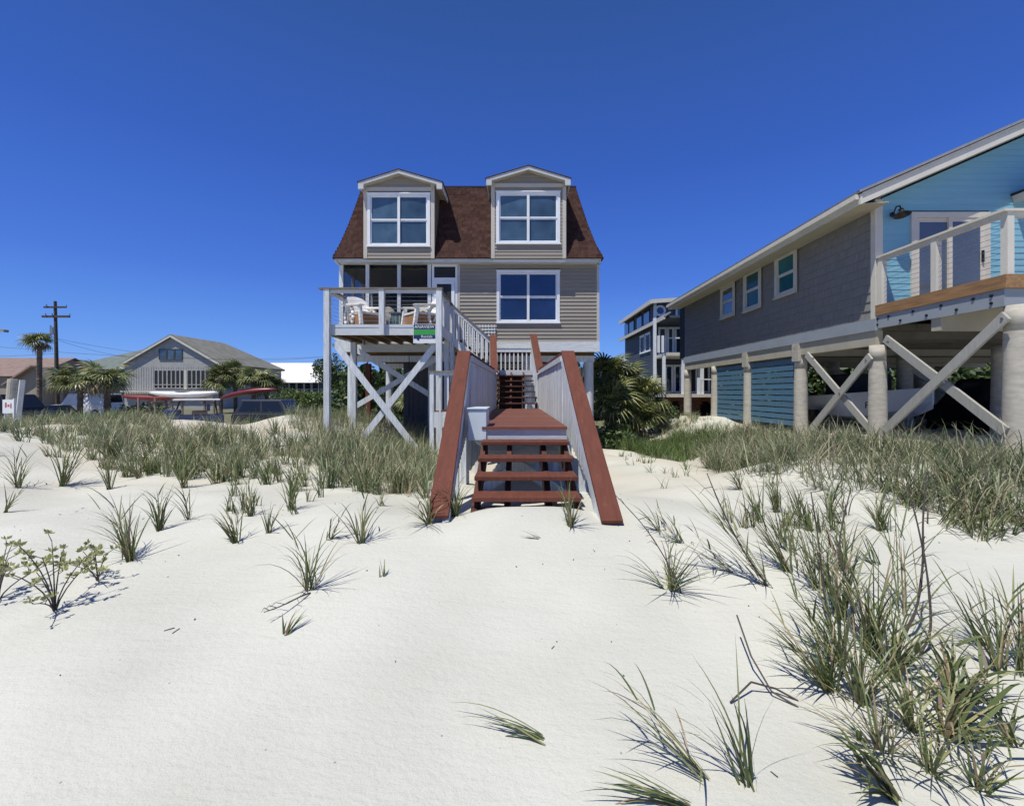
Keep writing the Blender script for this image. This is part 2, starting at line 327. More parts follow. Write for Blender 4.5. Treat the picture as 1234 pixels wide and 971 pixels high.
def window(parent, fr, a0, a1, z0, z1, cols=2, glass='glass', trim='trim', tw=0.09, out=0.05, label=None, rows=2, sill=True):
    mb = MB()
    fr.box(mb, a0, a1, 0.0, out, z1-tw, z1); fr.box(mb, a0, a1, 0.0, out, z0, z0+tw)
    fr.box(mb, a0, a0+tw, 0.0, out-0.003, z0+tw, z1-tw); fr.box(mb, a1-tw, a1, 0.0, out-0.003, z0+tw, z1-tw)
    w = mb.build('window', trim, parent, label)
    if sill: 
        mb = MB(); fr.box(mb, a0-0.02, a1+0.02, out, out+0.035, z0-0.002, z0+0.035); mb.build('sill', trim, w)
        mb = MB(); fr.box(mb, a0-0.02, a1+0.02, out, out+0.02, z1-0.03, z1+0.004); mb.build('head_trim', trim, w)
    ia0, ia1, iz0, iz1 = a0+tw, a1-tw, z0+tw, z1-tw
    cw = (ia1-ia0)/cols; sh = 0.04
    for c in range(cols):
        b0, b1 = ia0+c*cw, ia0+(c+1)*cw
        for r in range(rows):
            c0, c1 = iz0+r*(iz1-iz0)/rows, iz0+(r+1)*(iz1-iz0)/rows
            d0 = -0.035 if r == 0 else -0.015
            mb = MB()
            fr.box(mb, b0+.001, b1-.001, d0, d0+0.03, c0, c0+sh); fr.box(mb, b0+.001, b1-.001, d0, d0+0.03, c1-sh, c1)
            fr.box(mb, b0+.001, b0+sh, d0, d0+0.028, c0+sh, c1-sh); fr.box(mb, b1-sh, b1-.001, d0, d0+0.028, c0+sh, c1-sh)
            mb.build('sash', trim, w)
            mb = MB(); fr.box(mb, b0+sh-.005, b1-sh+.005, d0+0.006, d0+0.012, c0+sh-.005, c1-sh+.005); mb.build('pane', glass, w)
    if cols > 1:
        mb = MB(); fr.box(mb, ia0+cw-0.04, ia0+cw+0.04, -0.02, out-0.01, iz0, iz1); mb.build('mullion', trim, w)
    return w

# ------------------------------------------------------------------ ground
_wv = [(0.55, 1.9), (0.9, 1.4), (1.3, 1.0), (2.1, .55), (2.9, .40), (4.1, .26), (5.7, .17), (8.3, .10)]
_ws = [(k*math.cos(a), k*math.sin(a), amp, ph) for (k, amp) in _wv for a, ph in [(random.uniform(0, 6.28), random.uniform(0, 6.28)) for _ in range(3)]]
def sm(x, a, b):
    t = np.clip((x-a)/(b-a), 0, 1); return t*t*(3-2*t)
def H(x, y):
    x = np.asarray(x, float); y = np.asarray(y, float)
    c = np.interp(y, [-60, 0, 1.76, 3, 4.6, 5.2, 6.5, 8, 10, 12, 16, 26, 40], [-1.5, -.16, 0, .17, .35, .33, .24, .12, -.05, -.22, -.3, -.5, -.5])
    l = np.interp(y, [-60, 0, 1.76, 3, 4.6, 6, 8, 12, 15, 17, 22, 26, 40], [-1.5, -.16, 0, .15, .30, .40, .45, .50, .56, .45, -.25, -.5, -.5])
    r = np.interp(y, [-60, 0, 1.76, 3, 4.6, 6, 7.5, 9.5, 14, 20, 27, 40], [-1.5, -.16, 0, .12, .28, .42, .52, .58, .45, .2, -.5, -.5])
    wl = sm(-x, 2.6, 6.2); wr = sm(x, 2.2+1.6*sm(y, 6.5, 9)+1.3*sm(y, 11, 15), 5.0+1.0*sm(y, 6.5, 9)+1.3*sm(y, 11, 15))
    z = c*(1-wl)*(1-wr) + l*wl + r*wr
    n = sum(a*np.sin(kx*x+ky*y+p) for kx, ky, a, p in _ws)
    amp = 0.013 + 0.026*sm(y, 3.0, 7.0)
    z = z + amp*n*(1-sm(y, 20, 26))
    z = z + 0.34*np.exp(-(((x+7.9)/1.5)**2 + ((y-14.2)/1.6)**2))      # mound by the left of the deck
    z = z + 0.05*np.exp(-(((x-.1)/1.3)**2 + ((y-4.3)/.5)**2)) + 0.085*np.exp(-(((x-.08)/.62)**4 + ((y-4.55)/.42)**2))
    return z
def Hs(x, y): return float(H(x, y))
def at(px, py):
    D = 0.9
    while D < 90:
        if Z(py, D) <= Hs(X(px, D), D): break
        D += 0.02 if D < 8 else 0.08
    return (X(px, D), D, Hs(X(px, D), D))
def axis(segs):
    out = []
    for a, b, st in segs: out += list(np.arange(a, b, st))
    return np.array(out + [segs[-1][1]])
gx = axis([(-900,-60,60),(-60,-16,2),(-16,-8,.25),(-8,8,.07),(8,16,.25),(16,60,2),(60,900,60)])
gy = axis([(-60,-4,4),(-4,.8,.4),(.8,9,.06),(9,16,.15),(16,30,.5),(30,90,5),(90,1500,100)])
GX, GY = np.meshgrid(gx, gy); GZ = H(GX, GY)
nx, ny = len(gx), len(gy)
me = bpy.data.meshes.new('sand_ground')
vs = np.stack([GX, GY, GZ], -1).reshape(-1, 3)
ii = (np.arange(ny-1)[:, None]*nx + np.arange(nx-1)[None, :]).reshape(-1)
fs = np.stack([ii, ii+1, ii+nx+1, ii+nx], -1)
def npmesh(name, vs, fs, m, tone=None, smooth=False):
    me = bpy.data.meshes.new(name); k = fs.shape[1]
    me.vertices.add(len(vs)); me.vertices.foreach_set('co', vs.astype(np.float32).ravel())
    me.loops.add(fs.size); me.loops.foreach_set('vertex_index', fs.astype(np.int32).ravel())
    me.polygons.add(len(fs)); me.polygons.foreach_set('loop_start', np.arange(0, fs.size, k, dtype=np.int32))
    try: me.polygons.foreach_set('loop_total', np.full(len(fs), k, dtype=np.int32))
    except Exception: pass
    if tone is not None:
        a = me.attributes.new('tone', 'FLOAT', 'FACE'); a.data.foreach_set('value', tone.astype(np.float32))
    me.materials.append(m if not isinstance(m, str) else M[m]); me.update(calc_edges=True)
    if smooth: me.polygons.foreach_set('use_smooth', np.ones(len(fs), dtype=bool))
    return me
g = bpy.data.objects.new('sand_ground', npmesh('sand_ground', vs, fs, 'sand', smooth=True)); COL.objects.link(g); g['kind'] = 'structure'

# ------------------------------------------------------------------ the beach house on pilings
D0 = 14.7
XL, XR = X(409, D0), X(721, D0)                      # -5.80 .. 2.54
ZW0, ZW1, ZF = Z(412, D0), Z(311, D0), Z(319, D0)    # siding bottom, eave, frieze bottom
YB = D0 + 9.5
XP = X(552, D0)                                      # where the screened porch ends and siding begins
house = thing('beach_house', 'three level taupe beach house with red brown mansard roof standing on white pilings', 'house', ((XL+XR)/2, D0+4.5, -0.3))
fF = Fr((0, D0, 0), (1, 0, 0), (0, -1, 0))
wx0, wx1, wz0, wz1 = X(598.5, D0), X(674.5, D0), Z(390, D0), Z(326, D0)
mb = MB()
lap(mb, fF, XP+.05, XR-.05, ZW0, ZF, 0.118, [(wx0, wx1, wz0, wz1)], .03)
mb.build('front_siding', 'vinyl', house, kind='stuff')
mb = MB(); mb.box(XP, XR-.002, D0+.06, D0+.16, ZW0-.001, ZF)
mb.box(XR-.12, XR-.004, D0+.161, YB, ZW0-.001, ZF); mb.box(XL, XR-.13, YB-.12, YB-.004, ZW0-.001, ZF)
mb.build('wall', 'vinyl', house)
# sheathing gap behind window
mb = MB(); lap(mb, Fr((XL, 0, 0), (0, 1, 0), (-1, 0, 0)), D0+3.2, YB, ZW0, ZF, 0.115); lap(mb, Fr((XR, 0, 0), (0, 1, 0), (1, 0, 0)), D0+.1, YB, ZW0, ZF, 0.115)
mb.build('side_siding', 'vinyl', house, kind='stuff')
for x0, x1 in ((XP-.0, XP+.06), (XR-.055, XR+.028)): B(x0, x1, D0-.03, D0+.06, ZW0, ZF).build('corner_trim', 'vinyl_trim', house)
B(XL-.04, XR+.04, D0-.29, D0+.05, ZF, ZW1-.035).build('frieze_board', 'whiteh', house)
# strip below the right dormer, paler in colour to imitate sunlight on the frieze
B(X(595, D0), X(680.5, D0), D0-.32, D0-.292, Z(319, D0)-.01, Z(311, D0)-.03).build('lit_frieze_strip', 'trim', house)
B(XL-.02, XR+.03, D0-.06, D0+.10, Z(424, D0), ZW0).build('bottom_band', 'whiteh', house)
window(house, Fr((0, D0+.005, 0), (1,0,0), (0,-1,0)), wx0, wx1, wz0, wz1, 2, 'glassdeep')
# --- mansard
Rl = [401, 409.5, 419.4, 427.6, 437.0]; Rr = [727, 718, 709, 701.6, 693]
Rz = [311, 296.5, 274.5, 253, 226]; RY = [D0-.36, D0-.12, D0+.22, D0+.50, D0+.82]
lev = [(X(a, D), X(b, D), D, Z(z, D)) for a, b, z, D in zip(Rl, Rr, Rz, RY)]
mb = MB()
def ring(l): return [(l[0], l[2], l[3]), (l[1], l[2], l[3]), (l[1], 2*(D0+4.75)-l[2], l[3]), (l[0], 2*(D0+4.75)-l[2], l[3])]
rings = [ring(l) for l in lev]
vs = [p for r in rings for p in r]; fs = []
for k in range(4):
    for j in range(4): fs.append((4*k+j, 4*k+(j+1)%4, 4*(k+1)+(j+1)%4, 4*(k+1)+j))
fs += [(3,2,1,0)]
c = ((lev[-1][0]+lev[-1][1])/2, D0+4.75, lev[-1][3]+0.25); vs.append(c); n = 16
fs += [(n+j, n+(j+1)%4, 20) for j in range(4)]
mb.add(vs, fs, .4); roof = mb.build('mansard_roof', 'shingle', house)
# shingle tabs on the front and right slopes
mb = MB()
def surf(z):
    zs = [l[3] for l in lev]
    return tuple(np.interp(z, zs, [l[i] for l in lev]) for i in range(3))
z = lev[0][3]; ztop = lev[-1][3]; k = 0
while z < ztop-.03:
    z2 = min(z+.128, ztop); a0, a1, ya = surf(z); b0, b1, yb = surf(z2)
    x = a0 - random.random()*.3
    while x < a1:
        wd = random.choice((.16, .24, .31)); x2 = x+wd-.006
        p0, p1 = max(x, a0), min(x2, a1); q0, q1 = max(x, b0), min(x2, b1)
        if p1-p0 > .02 and q1 - q0 > .0:
            up = .030+random.random()*.012
            mb.slab((p0, ya-.002, z-.012), (p1, ya-.002, z-.012), (q1, yb-.002, z2), (q0, yb-.002, z2), up)
        x += wd
    # side slopes as long courses
    for (xa, xb) in ((a1, b1),):
        y = ya
        while y < YB:
            y2 = y+random.choice((.2, .3)); 
            mb.slab((xa, y, z-.012), (xa, y2-.006, z-.012), (xb, y2-.006, z2), (xb, y, z2), .02); y = y2
    for (xa, xb) in ((a0, b0),):
        y = ya
        while y < YB:
            y2 = y+random.choice((.2, .3)); 
            mb.slab((xa, y2-.006, z-.012), (xa, y, z-.012), (xb, y, z2), (xb, y2-.006, z2), .02); y = y2
    z = z2; k += 1
mb.build('shingles', 'shingle', house, kind='stuff')
mb = MB().box(lev[-1][0]-.03, lev[-1][1]+.03, lev[-1][2]-.05, lev[-1][2]+.1, ztop-.02, ztop+.03); mb.build('ridge_cap', 'iron', house)
# white eave edge ends
for xx, s in ((lev[0][0], 1), (lev[0][1], -1)):
    MB().prism([(xx-.02*s, D0-.3, ZW1+.0), (xx+.13*s, D0-.3, ZF-.03), (xx+.13*s, D0-.3, ZW1)], (0, 9.9, 0)).build('eave_return', 'vinyl_trim', house)
# --- dormers
def dormer(px0, px1, py_peak, py_eave, ex0, ex1, wpx, wpy):
    D = D0 - 0.40
    x0, x1 = X(px0, D), X(px1, D); zb = Z(311.5, D); ze = Z(py_eave+4, D); zp = Z(py_peak+3, D); xm = X((ex0+ex1)/2, D); yb = D0+1.1
    d = MB(); fr = Fr((0, D, 0), (1,0,0), (0,-1,0)); hole = [(X(wpx[0], D), X(wpx[1], D), Z(wpy[1], D), Z(wpy[0], D))]
    lap(d, fr, x0+.09, x1-.09, zb, ze, .105, hole)
    zg = zp-.08
    lap(d, fr, x0, x1, ze, zg, .095, (), .022, lambda z: (x0+(xm-x0)*(z-ze)/(zg-ze), x1-(x1-xm)*(z-ze)/(zg-ze)))
    fl = Fr((x0, 0, 0), (0,1,0), (-1,0,0)); fr2 = Fr((x1, 0, 0), (0,1,0), (1,0,0))
    lap(d, fl, D+.03, yb, zb, ze+.05, .105); lap(d, fr2, D+.03, yb, zb, ze+.05, .105)
    par = d.build('dormer_siding', 'vinyl', house, kind='stuff')
    B(x0+.001, x1-.001, D+.07, yb, zb-.01, ze).build('dormer_core', 'vinyl', house)
    MB().prism([(x0+.01, D+.02, ze), (x1-.01, D+.02, ze), (xm, D+.02, zg)], (0, yb-D, 0)).build('gable_core', 'vinyl', house)
    for a in ((x0-.03, x0+.085), (x1-.085, x1+.03)): B(a[0], a[1], D-.028, D+.05, zb, ze+.02).build('corner_trim', 'vinyl_trim', house)
    B(x0+.05, x1-.05, D-.05, D-.024, ze-.21, ze-.09).build('head_board', 'vinyl_trim', house)
    # gable roof with overhang
    X0, X1 = X(ex0, D-.2), X(ex1, D-.2); zE = Z(py_eave, D-.2); zP = Z(py_peak, D-.2); yf = D-.24
    r = MB()
    r.slab((X0-.03, yf-.02, zE-.02), (xm, yf-.02, zP+.02), (xm, yb+.5, zP+.02), (X0-.03, yb+.5, zE-.02), -.025)
    r.slab((xm, yf-.02, zP+.02), (X1+.03, yf-.02, zE-.02), (X1+.03, yb+.5, zE-.02), (xm, yb+.5, zP+.02), -.025)
    r.build('dormer_roof', 'shingle', house)
    for (a, b) in (((X0, zE), (xm, zP)), ((X1, zE), (xm, zP))):
        MB().prism([(a[0], yf, a[1]-.025), (b[0], yf, b[1]-.005), (b[0], yf, b[1]-.115), (a[0], yf, a[1]-.14)], (0, .04, 0)).build('rake_board', 'raketrim', house)
        sgn = 1 if a[0] < xm else -1
        B(min(a[0], a[0]+sgn*.17), max(a[0], a[0]+sgn*.17), yf-.004, yf+.06, a[1]-.24, a[1]-.07).build('eave_return', 'raketrim', house)
        B(min(a[0]-sgn*.0, a[0]+sgn*.03), max(a[0], a[0]+sgn*.03), yf+.06, yb+.3, a[1]-.17, a[1]-.03).build('fascia', 'trim', house)
        MB().prism([(a[0]+sgn*.03, yf+.045, a[1]-.12), (b[0], yf+.045, b[1]-.09), (b[0], yf+.045, b[1]-.07), (a[0]+sgn*.03, yf+.045, a[1]-.10)], (0, yb-yf, 0)).build('soffit', 'vinyl_trim', house)
    window(house, Fr((0, D+.005, 0), (1,0,0), (0,-1,0)), hole[0][0], hole[0][1], hole[0][2], hole[0][3], 2, 'glass')
dormer(439.5, 522.5, 205, 219, 432, 533, (443, 518.5), (233, 298))
dormer(593, 681, 200.5, 214.5, 586, 687.5, (598, 675), (231, 295))
# --- screened porch in the left front corner
ZFL = 3.30; YP = D0+3.1
porch = MB()
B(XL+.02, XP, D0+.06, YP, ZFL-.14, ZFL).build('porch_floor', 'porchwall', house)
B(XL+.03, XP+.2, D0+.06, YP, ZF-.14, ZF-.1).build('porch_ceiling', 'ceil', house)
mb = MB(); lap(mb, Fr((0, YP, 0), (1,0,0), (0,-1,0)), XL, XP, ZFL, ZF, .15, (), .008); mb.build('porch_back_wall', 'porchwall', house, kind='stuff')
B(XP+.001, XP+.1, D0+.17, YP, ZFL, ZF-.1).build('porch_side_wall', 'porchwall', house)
for px in (412, 443, 481, 517.5):
    B(X(px, D0)-.055 if px > 412 else XL, X(px, D0)+.055 if px > 412 else XL+.13, D0-.03, D0+.08, ZW0, ZF).build('porch_post', 'white', house)
for y in (D0+1.05, D0+2.1, D0+3.05): B(XL, XL+.09, y, y+.09, ZW0, ZF).build('porch_post', 'white', house)
B(XL+.002, XL+.08, D0+.1, YP, Z(371, D0), Z(371, D0)+.08).build('porch_rail', 'white', house)
ed = [XL+.13, X(443,D0)-.055, X(443,D0)+.055, X(481,D0)-.055, X(481,D0)+.055, X(517.5,D0)-.055]
for i in range(3): B(ed[2*i], ed[2*i+1], D0+.02, D0+.024, ZFL-.1, ZF).build('screen', 'screen', house)
B(XL+.04, XL+.044, D0+.1, YP-.1, ZFL-.1, ZF).build('screen', 'screen', house)
B(XL+.13, X(517.5,D0)-.056, D0-.02, D0+.06, ZW0, ZFL-.1).build('porch_sill', 'white', house)
# furniture glimpsed behind the screen: a back door and window
B(X(470,YP), X(505,YP), YP-.06, YP-.03, ZFL, ZFL+2.1).build('back_door', 'dark', house)
# screen door and transom
dx0, dx1 = X(520.6, D0), X(551.5, D0)
def frame(mb, x0, x1, z0, z1, t, y0, y1):
    mb.box(x0, x1, y0, y1, z1-t, z1); mb.box(x0, x1, y0, y1, z0, z0+t); mb.box(x0, x0+t, y0+.002, y1-.002, z0+t, z1-t); mb.box(x1-t, x1, y0+.002, y1-.002, z0+t, z1-t)
mb = MB(); frame(mb, dx0, dx1, Z(336, D0)-.04, ZF, .07, D0-.025, D0+.05); tr = mb.build('transom', 'trim', house); B(dx0+.07, dx1-.07, D0+.0, D0+.006, Z(336,D0)+.02, ZF-.06).build('pane', 'dark', tr)
zdt = Z(337.5, D0)-.03
mb = MB(); mb.box(dx0, dx0+.06, D0-.02, D0+.05, ZFL-.1, zdt); mb.box(dx1-.09, dx1, D0-.02, D0+.05, ZFL-.1, zdt); mb.box(dx0-.0, dx1, D0-.021, D0+.05, zdt-.0, zdt+.05); df = mb.build('door_frame', 'trim', house)
mb = MB(); frame(mb, dx0+.065, dx1-.095, ZFL, zdt-.005, .10, D0-.05, D0-.022); mb.box(dx0+.165, dx1-.195, D0-.048, D0-.024, Z(377.5,D0)-.05, Z(377.5,D0)+.05)
dr = mb.build('screen_door', 'trim', house); B(dx0+.165, dx1-.195, D0-.036, D0-.033, ZFL+.1, zdt-.1).build('screen', 'dark', dr)
B(dx1-.17, dx1-.145, D0-.09, D0-.05, ZFL+.9, ZFL+1.05).build('handle', 'iron', dr)
# --- underside, beams, pilings
mb = MB(); x = XL
while x < XR: mb.box(x, min(x+.395, XR), D0+.11, YB, 2.98, 3.12); x += .4
mb.build('floor_underside', 'under', house, kind='stuff')
mb = MB(); y = D0+.5
while y < YB: mb.box(XL+.05, XR-.05, y, y+.05, 2.80, 2.978); y += .62
mb.build('floor_joists', 'under', house, kind='stuff')
for y in (D0+.45, D0+4.8, D0+9.0): B(XL+.05, XR-.05, y, y+.2, 2.60, 2.795).build('girder', 'white', house)
for (x, y) in [(x, y) for y in (D0+.55, D0+4.9, D0+9.1) for x in (XL+.22, XL+2.9, .25, XR-.22)]:
    MB().tube((x, y, Hs(x, y)-.3), (x, y, 2.60), .165, .15, 14).build('piling', 'white', house, smooth=False)
B(XL+.33, XL+.34+.16, D0+1.5, D0+1.66, -.4, 2.6).build('downpipe', 'red', house)
for (a, b) in (((XR-.35, D0+.62, 2.5), (XR-.35, D0+4.7, .5)), ((XR-.42, D0+4.7, 2.5), (XR-.42, D0+.7, .5)), ((.3, D0+4.95, 2.4), (XR-.3, D0+4.95, .1))):
    MB().beam(a, b, .05, .2).build('brace', 'white', house)
for (x, y) in ((XL+3.6, D0+6.0), (XL+4.9, D0+6.0)):  # dark boards added to make the space under the house read shaded
    B(x, x+1.2, y, y+.08, -.5, 2.75).build('dark_infill', 'browndark', house)
# storage room under the house
sx0, sx1, sy = -4.6, -2.75, D0+3.4
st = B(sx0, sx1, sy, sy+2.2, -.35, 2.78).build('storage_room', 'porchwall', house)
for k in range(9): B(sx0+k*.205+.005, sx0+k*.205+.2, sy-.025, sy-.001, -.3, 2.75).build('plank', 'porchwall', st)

# ------------------------------------------------------------------ raised sun deck
DK = 12.0
deck = thing('sun_deck', 'raised white timber sun deck with cross braced posts in front of the screened porch', 'deck', (-3.5, 13.2, -0.3))
dxl, dxr = X(396, DK), X(528.5, DK); zt = Z(391, DK); yb_ = D0-.07
mb = MB(); y = DK+.02
while y < yb_-.1: mb.box(dxl-.02, dxr+.02, y, y+.135, zt-.07, zt-.03); y += .142
mb.build('deck_boards', 'cap', deck, kind='stuff')
for k in range(8): 
    x = dxl+.05+k*(dxr-dxl-.1)/7; B(x-.02, x+.02, DK+.06, yb_, zt-.26, zt-.072).build('joist', 'under', deck)
mb = MB(); x = dxl+.08
B(dxl-.02, dxr+.05, DK-.02, DK+.03, zt-.28, zt).build('fascia', 'whiteh', deck)
for x in (dxl-.06, dxr+.052): B(x-.02, x+.02, DK+.031, yb_, zt-.28, zt).build('fascia', 'white', deck)
zr = Z(348.5, DK)
def gpost(x, y, w=.14, top=None, low=None):
    return B(x-w/2, x+w/2, y-w/2, y+w/2, (Hs(x, y)-.3) if low is None else low, top)
for x, y in ((dxl, DK-.08), (dxr+.03, DK-.08)): gpost(x, y, .145, zr-.03).build('post', 'white', deck)
gpost(X(461.5, DK), DK-.085, .13, zr-.03, zt-.29).build('post', 'white', deck)
for x, y in ((dxl+.02, yb_-.2), (dxr+.0, DK+1.35), (dxr, yb_-.1), (dxl-.0, DK+1.35)): gpost(x, y, .13, zr-.03, None if x > -3 else zt-.28).build('post', 'white', deck)
B(dxl-.2, dxr+.13, DK-.17, DK+.0, zr-.03, zr+.01).build('cap_rail', 'cap', deck); B(dxl-.1, dxr+.09, DK-.10, DK-.05, zr-.12, zr-.034).build('top_rail', 'whiteh', deck)
for x in (dxl, dxr): 
    B(x-.07, x+.08, DK+.001, yb_-.02, zr-.03, zr+.009).build('cap_rail', 'cap', deck); B(x-.025, x+.03, DK+.0, yb_-.02, zr-.12, zr-.034).build('top_rail', 'white', deck)
for i in range(7):
    zc = zt+.08+i*.105
    B(dxl, dxr, DK-.087, DK-.079, zc, zc+.006).build('cable', 'metal', deck)
    B(dxl-.004, dxl+.004, DK, yb_, zc, zc+.006).build('cable', 'metal', deck)
for k in range(5): 
    y = DK+.28+k*.45; B(dxr-.02, dxr+.03, y, y+.12, zt-.1, zr-.12).build('baluster', 'white', deck)
def br(p, q, D, parent=deck, m='white', w=.05, h=.16, name='brace'):
    a, b = V(*p, D), V(*q, D); return MB().beam(a, b, w, h, (0,0,1)).build(name, m, parent)
br((403, 413), (507, 548), DK-.01); br((526, 414), (430, 537), DK+.06)
br((404, 406), (522, 478), yb_-.25); br((540, 424), (424, 492), yb_-.18)
gpost(X(426.5, 13.6), 13.6, .15, zt-.3).build('post', 'white', deck)
MB().tube(V(493, 414, 15.0), V(493, 500, 15.0), .012).build('hanging_rope', 'wire', deck)
# lattice screen at the back left of the deck
def lattice(parent, fr, a0, a1, z0, z1, st=.11, w=.045, m='lattice', name='lattice'):
    mb = MB(); a = a0
    while a < a1: fr.box(mb, a, a+w, 0, .012, z0, z1); a += st
    z = z0
    while z < z1: fr.box(mb, a0, a1, .0125, .024, z, z+w); z += st
    return mb.build(name, m, parent, kind='stuff')
lattice(house, Fr((0, D0+.62, 0), (1,0,0), (0,-1,0)), XL+.15, XL+.62, ZFL, Z(371, D0), .13, .05)

# ------------------------------------------------------------------ dune walkover and stairs
walk = thing('dune_walkover', 'timber dune walkover with red brown treads and rails climbing from the sand to the house', 'walkway', (0, 5.0, 0.3))
tr_ = [(599.5, 4.62, .53), (574, 4.90, .69), (552, 5.30, .83), (532, 5.76, .97)]
tl, trr = -.485, .625
for py, D, z in tr_:
    B(tl, trr, D, D+.31, z-.045, z, tone=random.random()).build('tread', 'red', walk, bevel=.004)
for x in (tl+.02, -.13, .31, trr-.03):       # stringers
    MB().prism([(x-.03, 4.45, .1), (x-.03, 4.45, .33), (x-.03, 6.08, .96), (x-.03, 6.3, .96), (x-.03, 6.3, .70)], (.06, 0, 0)).build('stringer', 'browndark', walk)
ZL_ = 1.135; LF = 6.10; LB = 12.5
y = LF-.03
mb = MB()
while y < LB:
    t = (y-LF)/(LB-LF); a = -.50-.16*min(1, t*1.2); b = .635-.085*t
    mb.box(a, b, y, y+.138, ZL_-.038, ZL_); y += .143
mb.build('deck_boards', 'redboards', walk, kind='stuff')
B(tl+.05, trr+.005, LF+.0, LF+.05, .965, ZL_-.04).build('fascia', 'whiteh', walk)
for x in (-.42, 0, .48): B(x-.025, x+.025, LF+.06, LB, .90, ZL_-.042).build('joist', 'browndark', walk)
for py, D, z in tr_:
    for x in (tl+.02, -.13, .31, trr-.03):
        for q in (.06, .22): MB().tube((x, D+q, z), (x, D+q, z+.002), .006, None, 6).build('screw_head', 'iron', walk)
# side walls: pickets under a cap, level part
def xl(y): return -.80 + (y-7.26)*(.10/5.24)
def xr(y): return .70 - (y-7.26)*(.14/5.24)
zc1 = 2.215
for side, fx in ((-1, xl), (1, xr)):
    y = 7.34
    while y < LB-.05:
        x = fx(y)+random.uniform(-.004,.004); mb = MB().box(x-.018, x+.018, y, y+.103, (.35 if y < 9 else .78)+random.uniform(-.03,.02), zc1-.03); mb.build('picket', 'white', walk); y += .122
    MB().beam((fx(7.26)+side*.055, 7.26, zc1-.0), (fx(LB)+side*.055, LB, zc1-.0), .16, .04).build('cap_rail', 'red', walk)
    MB().beam((fx(7.26)-side*.035, 7.26, zc1-.09), (fx(LB)-side*.035, LB, zc1-.09), .03, .09).build('top_rail', 'white', walk)
    MB().beam((fx(7.26)+side*.04, 7.26, .86), (fx(LB)+side*.04, LB, .86), .04, .14).build('bottom_rail', 'white', walk)
    for yp in (7.3, 9.0, 10.7, LB): 
        x = fx(yp)+side*.06; B(x-.05, x+.05, yp-.05, yp+.05, Hs(x, yp)-.3, zc1-.025).build('post', 'white', walk)
# sloping part with wide red cap
Lb, Lt = Vector((-.775, 4.33, .41)), Vector((-.88, 7.26, 2.235)); Rb, Rt = Vector((.875, 4.30, .37)), Vector((.765, 7.26, 2.235))
for side, a, b in ((-1, Lb, Lt), (1, Rb, Rt)):
    MB().beam(a, b, .205, .045).build('sloping_cap_rail', 'red', walk, bevel=.006)
    d = (b-a); 
    inn = Vector((-side*.085, 0, 0))
    MB().beam(a+inn+Vector((0, .05, -.11)), b+inn+Vector((0, 0, -.11)), .03, .17).build('side_board', 'white', walk)
    n = 20
    for k in range(n):
        p = a+d*(k+.5)/n; x = p.x-side*.058; hw = abs(d.y)/n/2-.008
        zlo = min(max(Hs(x, p.y)-.12, .45+(p.y-4.6)*.22), p.z-.15)
        za = a.z+d.z*((k+.5)/n)-.03; sl = d.z/d.y*hw
        MB().prism([(x-.014, p.y-hw, zlo), (x-.014, p.y+hw, zlo), (x-.014, p.y+hw, za+sl-.02), (x-.014, p.y-hw, za-sl-.02)], (.028, 0, 0)).build('picket', 'white', walk)
    for t in (.12, .55, .97):
        p = a+d*t; B(p.x+side*.0-.045, p.x+side*.0+.045, p.y-.045, p.y+.045, Hs(p.x, p.y)-.3, p.z-.05).build('post', 'white', walk)
# cross bracing under the walkway
for (p, q) in (((-.62, 7.6, .95), (.6, 7.6, -.1)), ((.6, 7.66, .95), (-.62, 7.66, -.1)), ((-.62, 9.6, .95), (.6, 9.6, -.2)), ((.6, 9.66, .95), (-.62, 9.66, -.2)),
               ((-.6, 6.45, .95), (.62, 6.45, .15)), ((.62, 6.52, .95), (-.6, 6.52, .15))):
    MB().beam(p, q, .04, .14).build('brace', 'white', walk)
B(-.45, .60, 6.36, 6.40, .62, .90).build('lower_fascia', 'whiteh', walk)
# small white locker on the landing
lk = thing('storage_box', 'small pale blue white box fixed at the left front corner of the walkover landing', 'box', (-.56, 6.3, .95))
B(-.685, -.44, 6.08, 6.62, .95, 1.36).build('body', 'box', lk, bevel=.008); B(-.70, -.425, 6.065, 6.64, 1.362, 1.385).build('lid', 'box', lk, bevel=.006)
# upper flight to the upper landing
S0, S1, ZU = LB, 13.9, 2.26
for k in range(6):
    z = ZL_+(k+1)*(ZU-ZL_)/7; y = S0+.02+k*.215
    B(-.62, .50, y, y+.22, z-.035, z).build('upper_tread', 'browndark', walk)
for x in (-.63, -.25, .12, .49): MB().beam((x, S0, 1.0), (x, S1, 2.14), .05, .15).build('upper_stringer', 'browndark', walk)
B(-.78, .46, 13.88, 13.92, ZU-.16, ZU-.0).build('upper_fascia', 'whiteh', walk)
mb = MB()
for k in range(5): mb.box(-.76, .44, 13.921+k*.13, 13.921+k*.13+.124, ZU-.04, ZU-.005)
mb.build('upper_landing_boards', 'redboards', walk, kind='stuff')
for (a, b) in (((-.70, LB, 2.13), (-.80, 13.9, 3.32)), ((.575, LB, 2.13), (.42, 13.9, 3.34))):
    MB().beam(a, b, .20, .045).build('upper_cap_rail', 'red', walk)
    A, Bq = Vector(a), Vector(b); s = 1 if a[0] > 0 else -1
    MB().beam(A+Vector((-s*.07, 0, -.10)), Bq+Vector((-s*.07, 0, -.10)), .03, .14).build('upper_side_board', 'white', walk)
    for k in range(8):
        p = A+(Bq-A)*(k+.5)/8; B(p.x-s*.06-.015, p.x-s*.06+.015, p.y-.02, p.y+.02, p.z-1.05, p.z-.05).build('baluster', 'white', walk)
    for (xx, yy, zz) in (a, b): B(xx-.05, xx+.05, yy-.0, yy+.09, Hs(xx, yy)-.3, zz-.05).build('post', 'white', walk)
yr = 14.52
